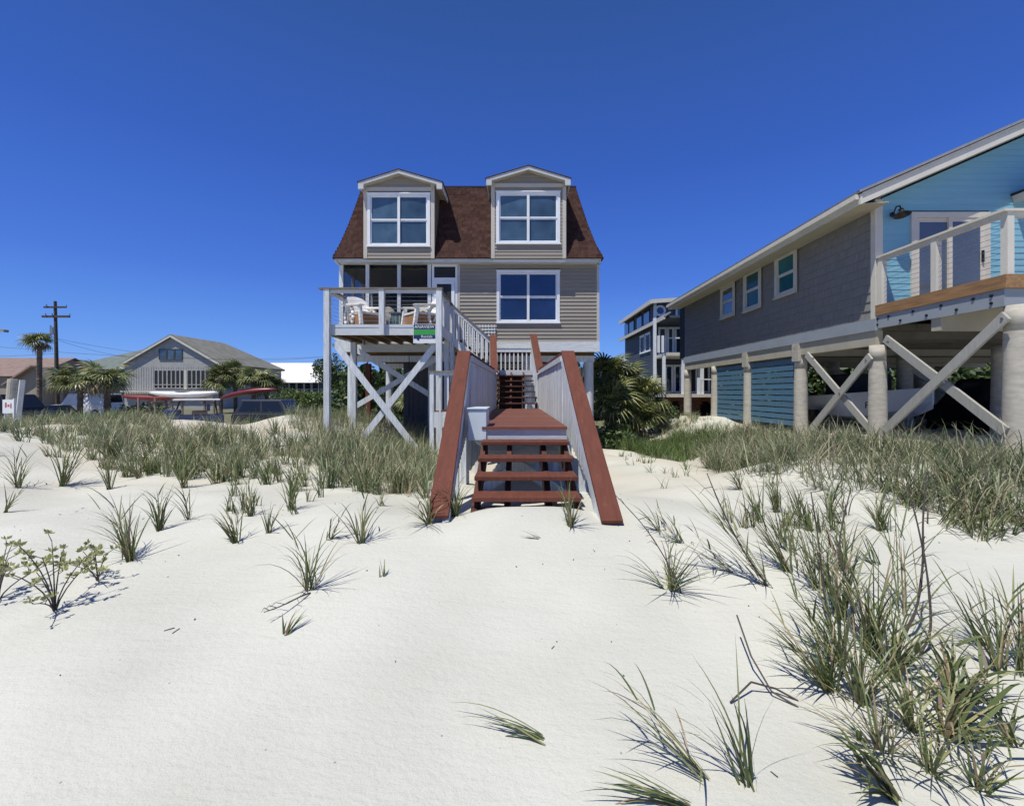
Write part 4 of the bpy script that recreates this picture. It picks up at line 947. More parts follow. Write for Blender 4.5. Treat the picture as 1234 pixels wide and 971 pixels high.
# boat on trailer under the right house
bt = thing('motor_boat', 'grey white motor boat with black bow lettering stored under the right house', 'boat', (9.6, 11.4, .45))
vs = []; fs = []; n = 12
for i in range(n+1):
    s = i/n; yy = 10.7+s*4.6; wd = .95*min(1, (1-(1-min(1,s*2.2))**2)+.03); zz = 1.45+.25*(1-s)**2; kz = .75+.45*(1-min(1, s*2.5))**2
    cx = 9.7
    vs += [(cx-wd, yy, zz), (cx-wd*.75, yy, kz+.18), (cx, yy, kz), (cx+wd*.75, yy, kz+.18), (cx+wd, yy, zz), (cx+wd*.8, yy, zz-.02), (cx-wd*.8, yy, zz-.02)]
for i in range(n):
    for k in range(7): fs.append((i*7+k, i*7+(k+1)%7, (i+1)*7+(k+1)%7, (i+1)*7+k))
fs += [tuple(range(7))[::-1], tuple(n*7+k for k in range(7))]
mb = MB(); mb.add(vs, fs, .5); mb.build('hull', 'hull', bt, smooth=False)
B(9.1, 10.3, 12.6, 13.6, 1.45, 2.1).build('console', 'dark', bt, bevel=.05)
MB().beam((9.2, 10.4, .62), (9.2, 15.2, .62), .08, .1).build('trailer_rail', 'metal', bt); MB().beam((10.2, 10.4, .62), (10.2, 15.2, .62), .08, .1).build('trailer_rail', 'metal', bt)
for x in (8.75, 10.65): MB().tube((x-.1, 13.6, .78), (x+.1, 13.6, .78), .3, None, 14).build('trailer_wheel', 'tyre', bt)
text('FL', .24, (8.86, 11.55, 1.25), 'iron', bt, rot=(90, 0, -62), extr=.006)

# ------------------------------------------------------------------ buildings far behind
def gable_house(nm, label, x0, x1, y0, y1, zg, ze_, zp, wall, roofm, oh=.5, axis='y', hip=0):
    t = thing(nm, label, 'house', ((x0+x1)/2, (y0+y1)/2, zg)); xm = (x0+x1)/2
    if axis == 'y':
        MB().prism([(x0,y0,zg),(x1,y0,zg),(x1,y0,ze_),(xm,y0,zp-.15),(x0,y0,ze_)], (0, y1-y0-hip, 0)).build('wall', wall, t)
        sl = (zp-ze_)/(xm-x0)
        if hip: B(x0+.01, x1-.01, y1-hip-.0, y1, zg, ze_).build('rear_wall', wall, t)
        rf = MB(); e0 = ze_-oh*sl
        rf.slab((x0-oh,y0-oh,e0),(x0-oh,y1+oh,e0),(xm,y1-hip,zp),(xm,y0-oh,zp),-.15)
        rf.slab((xm,y0-oh,zp),(xm,y1-hip,zp),(x1+oh,y1+oh,e0),(x1+oh,y0-oh,e0),-.15)
        if hip: rf.slab((x1+oh,y1+oh,e0),(xm,y1-hip,zp),(xm-.01,y1-hip,zp),(x0-oh,y1+oh,e0),.1)
        rf.build('roof', roofm, t)
        for (a, b) in (((x0-oh, e0), (xm, zp)), ((x1+oh, e0), (xm, zp))):
            MB().prism([(a[0], y0-oh-.05, a[1]-.22), (b[0], y0-oh-.05, b[1]-.22), (b[0], y0-oh-.05, b[1]+.03), (a[0], y0-oh-.05, a[1]+.03)], (0,.06,0)).build('rake_board', 'cream', t)
    else:
        ym = (y0+y1)/2
        B(x0, x1, y0, y1, zg, ze_).build('wall', wall, t)
        for x in (() if hip else (x0+.01, x1-.11)): MB().prism([(x,y0+.01,ze_),(x,y1-.01,ze_),(x,ym,zp-.12)], (.1,0,0)).build('gable', wall, t)
        rf = MB(); sl = (zp-ze_)/(ym-y0); e0 = ze_-oh*sl
        rf.slab((x0-oh,y0-oh,e0),(x1+oh,y0-oh,e0),(x1+oh-hip,ym,zp),(x0-oh+hip,ym,zp),.12)
        rf.slab((x0-oh+hip,ym,zp),(x1+oh-hip,ym,zp),(x1+oh,y1+oh,e0),(x0-oh,y1+oh,e0),.12); 
        if hip:
            rf.slab((x0-oh,y1+oh,e0),(x0-oh,y0-oh,e0),(x0-oh+hip,ym,zp),(x0-oh+hip,ym+.01,zp),.1); rf.slab((x1+oh,y0-oh,e0),(x1+oh,y1+oh,e0),(x1+oh-hip,ym+.01,zp),(x1+oh-hip,ym,zp),.1)
        rf.build('roof', roofm, t)
    return t
def opening(t, x0, x1, y, z0, z1, fm='cream', gm='dark', ft=.08):
    mb = MB(); frame(mb, x0, x1, z0, z1, ft, y-.06, y+.02); w_ = mb.build('window', fm, t); B(x0+ft, x1-ft, y-.02, y-.005, z0+ft, z1-ft).build('pane', gm, w_); return w_
# grey gable house
D = 55; gh = gable_house('gable_house', 'grey clapboard house with wide front gable and row of tall porch openings', X(150,D), X(266,D), D, 69, -.5, Z(438,D), Z(404.5,D)+.0, 'greywall', 'roofgrey2', .35, 'y', 4.5)
mb = MB()
x = X(152,D)
while x < X(265, D): mb.box(x, x+.03, D-.035, D-.001, 1.0, 4.6); x += .3
mb.build('battens', 'greywall', gh, kind='stuff')
for k in range(3): opening(gh, X(192+k*9.5,D), X(192+k*9.5+9,D), D-.05, Z(433.5,D), Z(420.5,D), 'bluewall', 'glass')
for k in range(7): opening(gh, X(186.5+k*5.2,D), X(186.5+k*5.2+5,D), D-.05, Z(468,D), Z(446,D), 'greywall', 'dark', .06)
for k in range(5): opening(gh, X(226.5+k*5.4,D), X(226.5+k*5.4+5.2,D), D-.05, Z(468,D), Z(446,D), 'greywall', 'dark', .06)
B(X(186,D), X(254,D), D-.14, D-.12, Z(463.5,D)-.03, Z(463.5,D)+.03).build('porch_rail', 'cream', gh); B(X(222.7,D), X(226,D), D-.15, D-.06, Z(469,D), Z(446,D)).build('porch_post', 'cream', gh)
B(X(150,D), X(265,D), D-.6, D-.15, Z(470.5,D)-.2, Z(470.5,D)).build('deck_edge', 'cream', gh)
fR = Fr((X(266,D)+.0,0,0),(0,1,0),(1,0,0))
for yy in (58, 61, 64): 
    mb = MB(); fR.box(mb, yy, yy+1.1, 0, .05, 2.3, 4.0); mb.build('side_window', 'dark', gh)
# white roofed houses
D = 75; wh_ = gable_house('white_roof_house', 'small house with bright white metal roof and dark screened porch', X(331,D), X(386,D), D, D+7, -.5, Z(459,D), Z(446,D)+.7, 'bluewall', 'roofwhite', .5, 'x', 0)
for k in range(5): opening(wh_, X(340+k*9,D), X(340+k*9+8.4,D), D-.05, Z(474,D), Z(460.5,D), 'cream', 'dark', .1)
B(X(331,D), X(388,D), D-.25, D-.1, Z(476.5,D)-.15, Z(476.5,D)+.1).build('deck_edge', 'cream', wh_); B(X(338,D), X(388,D), D-.12, D-.07, Z(469,D)-.05, Z(469,D)+.05).build('porch_rail', 'cream', wh_)
D = 88; gable_house('white_roof_house', 'taller white metal roofed house behind the small screened one', X(314,D), X(362,D), D, D+9, -.5, Z(455,D), Z(440,D)+.6, 'bluewall', 'roofwhite', .5, 'x', 0)
D = 90; gable_house('white_roof_house', 'white roofed house just left of the deck post', X(388,D), X(402,D), D, D+8, -.5, Z(462,D), Z(455,D)+.6, 'bluewall', 'roofwhite', .5, 'x', 0)
# grey green hip roof
D = 78; gg = gable_house('hip_roof_house', 'low house with wide grey green hip roof behind the power pole', X(74,D), X(235,D), D, D+12, -.5, Z(443,D), Z(421,D)+.6, 'tanwall', 'roofgreen', .6, 'x', 10.5)
mb = MB().prism([(X(87,D),D-1.2,Z(442,D)),(X(112,D),D-1.2,Z(442,D)),(X(99.5,D),D-1.2,Z(435.5,D))], (0,4,0)); mb.build('entry_gable', 'cream', gg)
for a, b in ((86,99.5),(113,99.5)): MB().beam((X(a,D),D-.3,Z(442,D)), (X(b,D),D-.3,Z(434.8,D)), 2.6, .2).build('entry_roof', 'roofgreen', gg)
# tan house with pinkish roofs
D = 58; tn = gable_house('tan_house', 'tan stucco house with pinkish brown roof at the left edge', X(-60,D), X(40,D), D, D+10, -.5, Z(452,D), Z(434.5,D)+.6, 'tanwall', 'roofpink', .5, 'x', 0)
B(X(36,D-2), X(72,D-2), D-2, D+8, -.5, Z(444,D-2)).build('side_wing', 'tanwall', tn); B(X(35,D-2), X(75,D-2), D-2.4, D+8.3, Z(444,D-2), Z(442.5,D-2)).build('wing_roof', 'cap', tn)
MB().prism([(X(8,D-4),D-4,-.5),(X(46,D-4),D-4,-.5),(X(46,D-4),D-4,Z(455,D-4)),(X(40,D-4),D-4,Z(443,D-4)),(X(8,D-4),D-4,Z(462,D-4))], (0,1.9,0)).build('front_wing', 'tanwall', tn)
MB().beam((X(6,D-4.3),D-4.3,Z(464,D-4.3)), (X(41,D-4.3),D-4.3,Z(441,D-4.3)), .8, .18).build('front_wing_roof', 'roofpink', tn)
opening(tn, X(59,D-2), X(67,D-2), D-2.03, Z(455,D-2), Z(444.8,D-2), 'cream', 'dark', .1)
B(X(54,D-3), X(68,D-3), D-3.2, D-2.05, Z(467,D-3), Z(465.5,D-3)).build('balcony_floor', 'cream', tn)
for k in range(9): x = X(54.5+k*1.6, D-3.1); B(x-.03, x+.03, D-3.2, D-3.14, Z(465.5,D-3), Z(457,D-3)).build('baluster', 'cream', tn)
B(X(54,D-3), X(68,D-3), D-3.22, D-3.12, Z(457,D-3), Z(456,D-3)).build('balcony_rail', 'cream', tn)

# slate blue three storey house between the two beach houses
D = 32.0; bh = thing('blue_house', 'dark slate blue three storey house with white balconies over a brick ground floor', 'house', (14, 37, -.5))
bx0, bx1 = X(789, 34), 20.0; zg0, z1f, z2f, z3f = -.5, 1.45, 4.25, 7.0
YB0 = 34.0
B(bx0, bx1, YB0, 43.5, z1f, 8.3).build('wall', 'bluewall', bh)
mb = MB(); lap(mb, Fr((bx0,0,0),(0,1,0),(-1,0,0)), YB0, 43.5, z1f, 8.3, .2); lap(mb, Fr((0,YB0,0),(1,0,0),(0,-1,0)), bx0, bx1, z1f, 8.3, .2); mb.build('siding', 'bluewall', bh, kind='stuff')
# upper roof
MB().slab((bx0-.4, YB0-.6, 8.2), (bx1, YB0-.6, 8.9), (bx1, 44, 8.9), (bx0-.4, 44, 8.2), .15).build('roof', 'roofgrey', bh)
MB().prism([(bx0, YB0+.01, 8.3), (bx1-.1, YB0+.01, 8.3), (bx1-.1, YB0+.01, 8.88)], (0,9,0)).build('upper_gable', 'bluewall', bh)
B(bx0-.5, bx0-.38, YB0-.6, 44, 8.05, 8.35).build('fascia', 'cream', bh)
MB().beam((bx0-.4, YB0-.65, 8.2), (bx1, YB0-.65, 8.92), .06, .28).build('fascia', 'cream', bh)
# skirt roof along the side
MB().slab((bx0-.45, 30.3, 6.55), (bx0-.45, 44.2, 6.55), (bx0+.0, 44.2, 6.85), (bx0+.0, 30.3, 6.85), -.1).build('skirt_roof', 'roofgrey', bh)
B(bx0-.5, bx0-.40, 30.3, 44.2, 6.42, 6.62).build('skirt_fascia', 'cream', bh)
for yy in (35.2, 37.4, 40, 42): 
    mb = MB(); Fr((bx0-.03,0,0),(0,1,0),(-1,0,0)).box(mb, yy, yy+1.5, 0, .05, 6.95, 8.0); mb.build('side_window', 'glassdeep', bh)
for yy in (35, 36.6): window(bh, Fr((bx0-.03,0,0),(0,1,0),(-1,0,0)), yy, yy+1.4, 4.7, 6.2, 1, 'glass', 'trim', .12, .04, rows=1)
B(bx0-.06, bx0+.12, YB0-.06, YB0+.1, z1f, 8.2).build('corner_board', 'trim', bh)
# balconies
for zz in (z1f, z2f): B(bx0-.1, bx1, 30.8, YB0-.061, zz-.22, zz+.0).build('balcony_slab', 'cream', bh)
for px, dd in ((789, 31), (823, 31), (846, 31), (800, 31)):
    x = X(px, dd); B(x-.09, x+.09, dd-.09, dd+.09, z1f if px != 800 else z1f, z3f-.4 if px in (789, 823) else (z2f-.22)).build('balcony_post', 'trim', bh)
for zz in (z1f, z2f):
    B(bx0, bx1, 30.9, 30.96, zz+.95, zz+1.03).build('balcony_rail', 'trim', bh) if zz == z2f else B(X(845,31), bx1, 30.9, 30.96, zz+.95, zz+1.03).build('balcony_rail', 'trim', bh)
for px in (793.5, 798.5): x = X(px, 30.95); B(x-.07, x+.07, 30.85, 31.0, z2f, z2f+1.15).build('newel', 'trim', bh)
for px in (794, 842): x = X(px, 30.95); B(x-.10, x+.10, 30.85, 31.0, z1f, z1f+1.1).build('newel', 'trim', bh)
B(bx0, bx1, 30.8, YB0-.06, z3f-.4, z3f-.25).build('porch_ceiling', 'bluewall', bh)
for (a, b, zz, gm) in ((793, 803, z2f, 'glass'), (803.5, 812, z2f, 'glass'), (812.5, 822, z2f, 'glassteal'), (801, 811, z1f, 'glassdeep'), (811.5, 821, z1f, 'glassdeep'), (830, 840, z1f, 'dark'), (841, 855, z1f, 'dark')):
    opening(bh, X(a,YB0), X(b,YB0), YB0-.03, zz+.05, zz+2.15, 'trim', gm, .14)
opening(bh, X(814,YB0), X(822,YB0), YB0-.03, 7.1, 7.9, 'trim', 'glass', .12)
# round window with white ring
mb = MB(); cx, cz = X(795.5, YB0), Z(374.5, YB0); n = 20
for k in range(n):
    a, b = 2*math.pi*k/n, 2*math.pi*(k+1)/n
    P = lambda an, r_, y_: (cx+r_*math.cos(an), y_, cz+r_*math.sin(an)); ring_ = [P(a,.26,YB0-.05), P(b,.26,YB0-.05), P(b,.42,YB0-.05), P(a,.42,YB0-.05)]
    mb.prism(ring_, (0,.05,0), .5)
rw = mb.build('round_window', 'trim', bh); MB().prism([(cx+.26*math.cos(k*.314), YB0-.03, cz+.26*math.sin(k*.314)) for k in range(20)], (0,.02,0)).build('pane', 'glassdeep', rw)
# brick ground floor with arches
mb = MB(); arches = [(X(806,31.5), X(821,31.5)), (X(827,31.5), X(836,31.5)), (X(843,31.5), X(858,31.5))]
zt_ = z1f-.22; za_ = .95
def inarch(x, z):
    for a, b in arches:
        c_ = (a+b)/2; hw = (b-a)/2
        if a < x < b and z < za_-.45+.45*math.sqrt(max(0, 1-((x-c_)/hw)**2)): return True
    return False
z = -.5; row = 0
while z < zt_-.02:
    x = bx0-.1 + (row % 2)*.12
    while x < bx1-2:
        if not inarch(x+.11, z+.04): mb.box(x, x+.232, 31.5-random.random()*.008, 31.62, z, min(z+.078, zt_-.003))
        x += .244
    z += .09; row += 1
mb.build('brickwork', 'brick', bh, kind='stuff')
mb = MB(); prev = bx0-.1
for a, b in arches+[(bx1, bx1)]: mb.box(prev, a, 31.52, 31.75, -.5, zt_-.005); prev = b
mb.build('brick_pier', 'mortar', bh); B(bx0-.1, bx1, 33.5, 33.6, -.5, zt_).build('carport_back_wall', 'dark', bh)

# ------------------------------------------------------------------ power pole and wires
D = 45; up = thing('utility_pole', 'tall dark utility pole with two crossarms and a grey transformer', 'utility pole', (X(68,D), D, -.5))
MB().tube((X(69.5,D), D, -.6), (X(66.5,D), D, Z(363,D)), .19, .12, 10).build('pole', 'pole', up)
B(X(55,D), X(81.5,D), D-.22, D-.1, Z(371.5,D), Z(369.5,D)).build('crossarm', 'pole', up); B(X(53,D), X(86,D), D-.24, D-.1, Z(383,D), Z(380.5,D)).build('crossarm', 'pole', up)
MB().tube(V(64.5,402.5,D), V(64.5,394.5,D), .28, None, 12).build('transformer', 'metal', up); MB().tube(V(61,404,D), V(61,392,D), .06, None, 8).build('bushing', 'metal', up)
for px, py in ((56,368.5),(80,369.5),(55,379.5),(63,379.5),(84,380)): MB().tube(V(px,py+1,D-.3), V(px,py-2,D-.3), .06, .04, 6).build('insulator', 'metal', up)
def wire(label, pts, D1, D2):
    mb = MB(); P = []
    n = 24
    for i in range(n+1):
        s = i/n; (x0, y0), (x1, y1) = pts[0], pts[1]; a = Vector(V(x0,y0,D1)); b = Vector(V(x1,y1,D2)); p = a+(b-a)*s; p.z -= 4*pts[2]*s*(1-s); P.append(p)
    mb.path(P, [.013]*(n+1), 4, .5); tag(mb.build('power_line', 'wire'), label, 'wire', 'overhead lines')
wire('lowest thick overhead line running left from the pole to the photo edge', ((68,426),(-120,429),.2), 45, 45)
wire('overhead line sloping down to the left from the transformer', ((64,420),(-90,400),.5), 45, 40)
wire('thick overhead line running right from the pole behind the houses', ((68,424),(420,428),.6), 45, 60)
wire('upper of the two lines crossing right over the gable house', ((68,408),(430,424),1.6), 45, 60)
wire('steep thin line falling right from the pole below the transformer', ((70,410),(170,432),.3), 45, 60)
# street light tip at the left edge
sl_ = thing('street_lamp', 'grey street lamp head reaching in at the left edge', 'street lamp', (X(-30,30), 30, -.5))
MB().tube((X(-30,30),30,-.6), (X(-30,30),30,Z(393,30)), .09, .07, 8).build('pole', 'metal', sl_); MB().beam(V(-30,394,30), V(-3,396.5,30), .06, .06).build('arm', 'metal', sl_)
MB().beam(V(-4,397,30), V(7.5,399,30), .3, .17).build('lamp_head', 'roofgrey', sl_)
# posts and board at the far left
D = 15.5
pl = thing('round_piling', 'short cream round piling behind the leaning white plank', 'piling', (X(13,D+1), D+1, .3)); MB().tube((X(10,D+1),D+1,-.1), (X(15.5,D+1),D+1,Z(457,D+1)), .15, .14, 14).build('shaft', 'piling', pl)
tag(MB().beam((X(20,D),D,.2), (X(27,D),D,Z(458,D)), .03, .17, (0,-1,0)).build('white_plank', 'trim'), 'narrow white plank leaning upright beside the small picture board', 'plank')
bd = thing('beach_sign', 'small white board with a reddish picture among the grass at far left', 'sign', (X(10,14.8), 14.8, .4))
B(X(3,14.8), X(17,14.8), 14.8, 14.83, Z(498,14.8), Z(481.5,14.8)).build('board', 'signwhite', bd); B(X(16.2,14.8), X(17.6,14.8), 14.78, 14.85, .2, Z(480,14.8)).build('post', 'trim', bd); B(X(3.5,14.8), X(4.6,14.8), 14.831, 14.88, .2, Z(482,14.8)).build('post', 'trim', bd)
for k, (a, b, c_, e) in enumerate(((6,8,491,485),(9,11.5,490,487.5),(12.5,14,492,486))): B(X(a,14.8), X(b,14.8), 14.796, 14.7995, Z(c_,14.8), Z(e,14.8)).build('picture_mark', 'signred', bd)

# ------------------------------------------------------------------ vegetation
def blades(base, phi, tilt, bend, L, W, tone, nseg=5, fold=False, droop=None):
    """ribbons; base (N,3); phi azimuth, tilt from vertical at the base, bend added towards the tip"""
    N_ = len(phi); t = np.linspace(0, 1, nseg+1)
    th = tilt[:, None]+bend[:, None]*t[None, :]**1.5
    if droop is not None: th = th + droop[:, None]*np.clip(t[None, :]-.55, 0, 1)*2
    seg = (L/nseg)[:, None]
    dx = np.sin(th)*seg; dz = np.cos(th)*seg
    r = np.concatenate([np.zeros((N_,1)), np.cumsum(dx[:, :-1], 1)], 1); z = np.concatenate([np.zeros((N_,1)), np.cumsum(dz[:, :-1], 1)], 1)
    cx, sx = np.cos(phi)[:, None], np.sin(phi)[:, None]
    P = np.stack([base[:, :1]+r*cx, base[:, 1:2]+r*sx, base[:, 2:3]+z], -1)
    wp = W[:, None]*np.clip(1.05-t[None, :]**2.2, 0.04, 1)*np.where(t[None,:] < .1, .7, 1)/2
    tw = phi+rng.uniform(-.9, .9, N_)
    lat = np.stack([-np.sin(tw), np.cos(tw), np.zeros(N_)], -1)[:, None, :]
    A = P-lat*wp[..., None]; Bv = P+lat*wp[..., None]
    vs = np.stack([A, Bv], 2).reshape(-1, 3)
    b = (np.arange(N_)*(nseg+1)*2)[:, None]+(np.arange(nseg)*2)[None, :]
    fs = np.stack([b, b+1, b+3, b+2], -1).reshape(-1, 4)
    tn = np.repeat(tone, nseg)
    return vs, fs, tn, P
def merge(parts):
    vs = []; fs = []; tn = []; o = 0
    for v, f, t in parts: vs.append(v); fs.append(f+o); tn.append(t); o += len(v)
    return np.concatenate(vs), np.concatenate(fs), np.concatenate(tn)
def oat_clump(nst, h, lean=(0, 0), spread=.5, leaves=5, wid=.008, dry=.12, droop=.5, nfree=8, tall=0):
    """a clump: leaning stems carrying alternate leaves, plus free basal blades; returns mesh arrays around the origin"""
    parts = []
    la = math.atan2(lean[1], lean[0]); lm = math.hypot(*lean)
    def dirs(n):
        vx = np.cos(rng.uniform(0, 6.283, n))*spread*rng.uniform(.2, 1, n)+lean[0]; vy = np.sin(rng.uniform(0, 6.283, n))*spread*rng.uniform(.2, 1, n)+lean[1]
        return np.arctan2(vy, vx), np.clip(np.hypot(vx, vy), 0, 1.45)
    # stems
    if nst:
        ph, ti = dirs(nst); base = np.stack([rng.normal(0, .008+h*.028, nst), rng.normal(0, .008+h*.028, nst), np.full(nst, -.02)], -1)
        L = h*rng.uniform(.55, .9, nst)
        v, f, t, P = blades(base, ph, ti*.8, rng.uniform(-.1, .5, nst), L, np.full(nst, wid*.75), np.full(nst, .97)*rng.uniform(.75, 1.0, nst), 5)
        parts.append((v, f, t))
        if tall:
            v2, f2, t2, P2 = blades(base, ph+.0, ti*.8, rng.uniform(-.1, .5, nst), L*1.02, np.full(nst, wid*.7), rng.uniform(.9, 1, nst), 5); 
        k = leaves; bi = np.repeat(np.arange(nst), k); s = np.tile(np.linspace(.12, .98, k), nst)+rng.uniform(-.06, .06, nst*k)
        s = np.clip(s, 0, .999)*5; i0 = s.astype(int); fr_ = (s-i0)[:, None]
        bp = P[bi, i0]*(1-fr_)+P[bi, np.minimum(i0+1, 5)]*fr_
        side = np.where(np.arange(nst*k) % 2, 1.0, -1.0)*rng.uniform(.3, 1.5, nst*k)
        v, f, t, _ = blades(bp, ph[bi]+side, np.clip(ti[bi]*.6+rng.uniform(.15, .55, nst*k), .1, 1.4), rng.uniform(.2, 1.0, nst*k), h*rng.uniform(.35, .62, nst*k), wid*rng.uniform(.7, 1.15, nst*k),
                            np.where(rng.random(nst*k) < dry, rng.uniform(.85, 1, nst*k), rng.uniform(.05, .75, nst*k)), 6, droop=rng.uniform(0, droop, nst*k))
        parts.append((v, f, t))
    if nfree:
        ph, ti = dirs(nfree); base = np.stack([rng.normal(0, .006+h*.018, nfree), rng.normal(0, .006+h*.018, nfree), np.full(nfree, -.02)], -1)
        v, f, t, _ = blades(base, ph, ti, rng.uniform(.0, 1.25, nfree), h*rng.uniform(.6, 1.15, nfree), wid*rng.uniform(.8, 1.2, nfree), np.where(rng.random(nfree) < dry, rng.uniform(.85, 1, nfree), rng.uniform(.0, .75, nfree)), 7, droop=rng.uniform(0, droop, nfree))
        parts.append((v, f, t))
    return merge(parts)
# (px, py, height m, stems, free blades, lean x, lean y, spread, droop, label)
CL = [
 (668, 896, .46, 0, 7, -1.15, .25, .15, .1, 'lone flat tuft of six blades pressed left on open sand at front centre'),
 (852, 940, .52, 2, 9, -.75, .25, .22, .5, 'left leaning tuft with one curled brown leaf in the front sand'),
 (838, 969, .42, 0, 12, -1.1, .15, .22, .1, 'low grass fan at the bottom edge left of the upright tuft'),
 (903, 950, .50, 0, 14, -.22, .1, .42, .1, 'upright stiff spiky tuft nearest the bottom edge'),
 (808, 712, .46, 3, 24, 0, -.15, .95, 1.2, 'round shaggy tuft standing alone right of the path'),
 (372, 712, .46, 3, 14, .0, .1, .60, .6, 'tall open tuft alone on sand at left centre'),
 (396, 650, .30, 2, 6, .5, 0, .4, .4, 'small bent tuft just above the tall open one'),
 (343, 768, .22, 0, 6, .1, .5, .5, .4, 'tiny sprig at the foot of the tall open tuft'),
 (158, 676, .58, 4, 22, -.22, .1, .42, .3, 'dense spiky clump right of the pale leafy shrub'),
 (192, 640, .44, 2, 14, -.12, .1, .38, .3, 'yellow based clump behind the dense spiky one'),
 (228, 626, .34, 1, 10, -.1, 0, .35, .3, 'thin short clump right of the yellow based one'),
 (284, 655, .40, 2, 14, -.40, .1, .45, .3, 'left swept clump with long flat blades'),
 (324, 642, .30, 1, 9, .05, .1, .35, .3, 'short upright clump right of the left swept one'),
 (436, 655, .46, 2, 12, -.1, .2, .55, .5, 'sparse dark tuft with crossing stems below the deck'),
 (350, 615, .42, 2, 16, -.02, .1, .30, .3, 'upright narrow clump on the sand rim'),
 (303, 622, .36, 2, 12, -.15, .1, .35, .3, 'clump between the narrow upright one and the left swept one'),
 (76, 586, .62, 4, 26, .1, .1, .50, .4, 'wide green clump at far left on smooth sand'),
 (22, 588, .50, 3, 14, -.1, .1, .60, .5, 'open clump at the far left edge of the sand'),
 (132, 590, .46, 2, 12, -.2, .1, .40, .3, 'medium clump right of the wide green one'),
 (222, 588, .60, 4, 20, -.05, .1, .38, .3, 'tall pale clump in the left grass front'),
 (5, 618, .30, 1, 7, .3, .1, .5, .3, 'small tuft cut by the left edge of the view'),
 (462, 696, .15, 0, 4, -.2, .3, .4, .1, 'tiny two bladed sprig on open sand'),
 (518, 632, .40, 3, 22, -.15, -.1, .80, .9, 'bright green tuft against the left stair rail foot'),
 (549, 622, .40, 2, 26, -.1, -.1, .42, .2, 'dense tuft growing inside the left stair rail'),
 (688, 636, .42, 2, 18, .05, -.1, .50, .3, 'tuft at the right end of the lowest stair tread'),
 (653, 650, .20, 0, 5, -.9, .2, .4, .2, 'thin fallen sprig in front of the stair foot'),
 (893, 590, .50, 3, 16, -.55, .0, .40, .4, 'left sweeping clump at the left tip of the right grass bank'),
 (822, 655, .34, 2, 8, -.6, .1, .4, .5, 'straggly tuft between the path and the right grass'),
 (795, 640, .34, 2, 8, -.4, .1, .5, .6, 'wispy tuft beside the sandy path'),
 (926, 706, .90, 5, 6, -.62, .25, .16, .4, 'long bare stems leaning far left above the shaggy tuft'),
 (884, 690, .60, 2, 4, -1.0, .1, .14, .3, 'flat fallen stem pointing left'),
 (952, 690, .58, 5, 14, -.35, .15, .40, .4, 'leaning clump beside the long bare stems'),
 (985, 712, .55, 5, 14, -.25, .1, .40, .4, 'thick clump behind the large front bush of grass'),
 (935, 618, .44, 3, 18, .0, .1, .35, .3, 'clump in the gap below the right grass bank'),
 (1000, 625, .46, 3, 16, .05, .1, .35, .3, 'rightmost clump but two under the grass bank'),
 (1060, 640, .46, 3, 18, 0, .1, .35, .3, 'upright clump on the sand below the right bank'),
 (975, 640, .42, 3, 14, -.1, .1, .35, .3, 'brown stemmed clump in the middle of the right sand'),
 (1015, 745, .75, 9, 22, -.05, .15, .42, .5, 'tall back stalks of the large front grass bush'),
 (1050, 790, .70, 9, 26, .0, .1, .45, .6, 'upper core of the large front grass bush'),
 (1000, 835, .50, 8, 30, -.25, .1, .65, .6, 'left half of the large front grass bush'),
 (1035, 850, .52, 8, 28, .05, .1, .60, .8, 'centre foot of the large front grass bush'),
 (1085, 740, .95, 5, 4, .15, .2, .12, .2, 'bare dark curving stalks right of the grass bush'),
 (1100, 880, .44, 7, 20, -.1, .1, .85, 1.4, 'tangled drooping clump at lower right'),
 (1150, 855, .46, 6, 18, .2, .1, .80, 1.5, 'broad bladed arching clump at lower right'),
 (1120, 930, .38, 5, 16, .0, .0, .90, 1.5, 'low tangle near the lower right corner'),
 (1206, 812, .62, 4, 16, -.10, .1, .55, .8, 'clump with tall curved blades near the right edge'),
 (1190, 780, .50, 3, 10, -.55, .1, .40, .8, 'wiry clump left of the one at the right edge'),
 (1232, 815, .60, 3, 10, .0, .1, .35, .5, 'tuft cut by the right edge of the view'),
 (1082, 968, .42, 2, 12, -.5, .15, .60, 1.2, 'wide bladed tuft at the bottom edge'),
 (1175, 955, .34, 4, 12, .1, .0, .95, 1.4, 'low tangle in the bottom right corner'),
 (1228, 900, .40, 3, 10, -.3, .1, .80, 1.2, 'trailing blades low at the right edge'),
 (1062, 905, .44, 6, 22, -.25, .05, .95, 1.6, 'dark tangled foot joining the grass bush and the lower right tangle'),
 (1015, 800, .55, 8, 26, -.3, .1, .6, .9, 'front left fringe of the large front grass bush'),
 (1075, 820, .60, 7, 20, .15, .1, .6, 1.0, 'right flank of the large front grass bush'),
 (1140, 890, .46, 5, 16, .25, .0, .9, 1.6, 'dense arching clump between the tangle and the right edge'),
 (1020, 690, .60, 6, 20, -.15, .1, .45, .6, 'tall clump rising behind the large front grass bush'),
 (968, 790, .34, 0, 3, -.75, .3, .2, .2, 'two thin dark fallen blades left of the grass bush'),
]
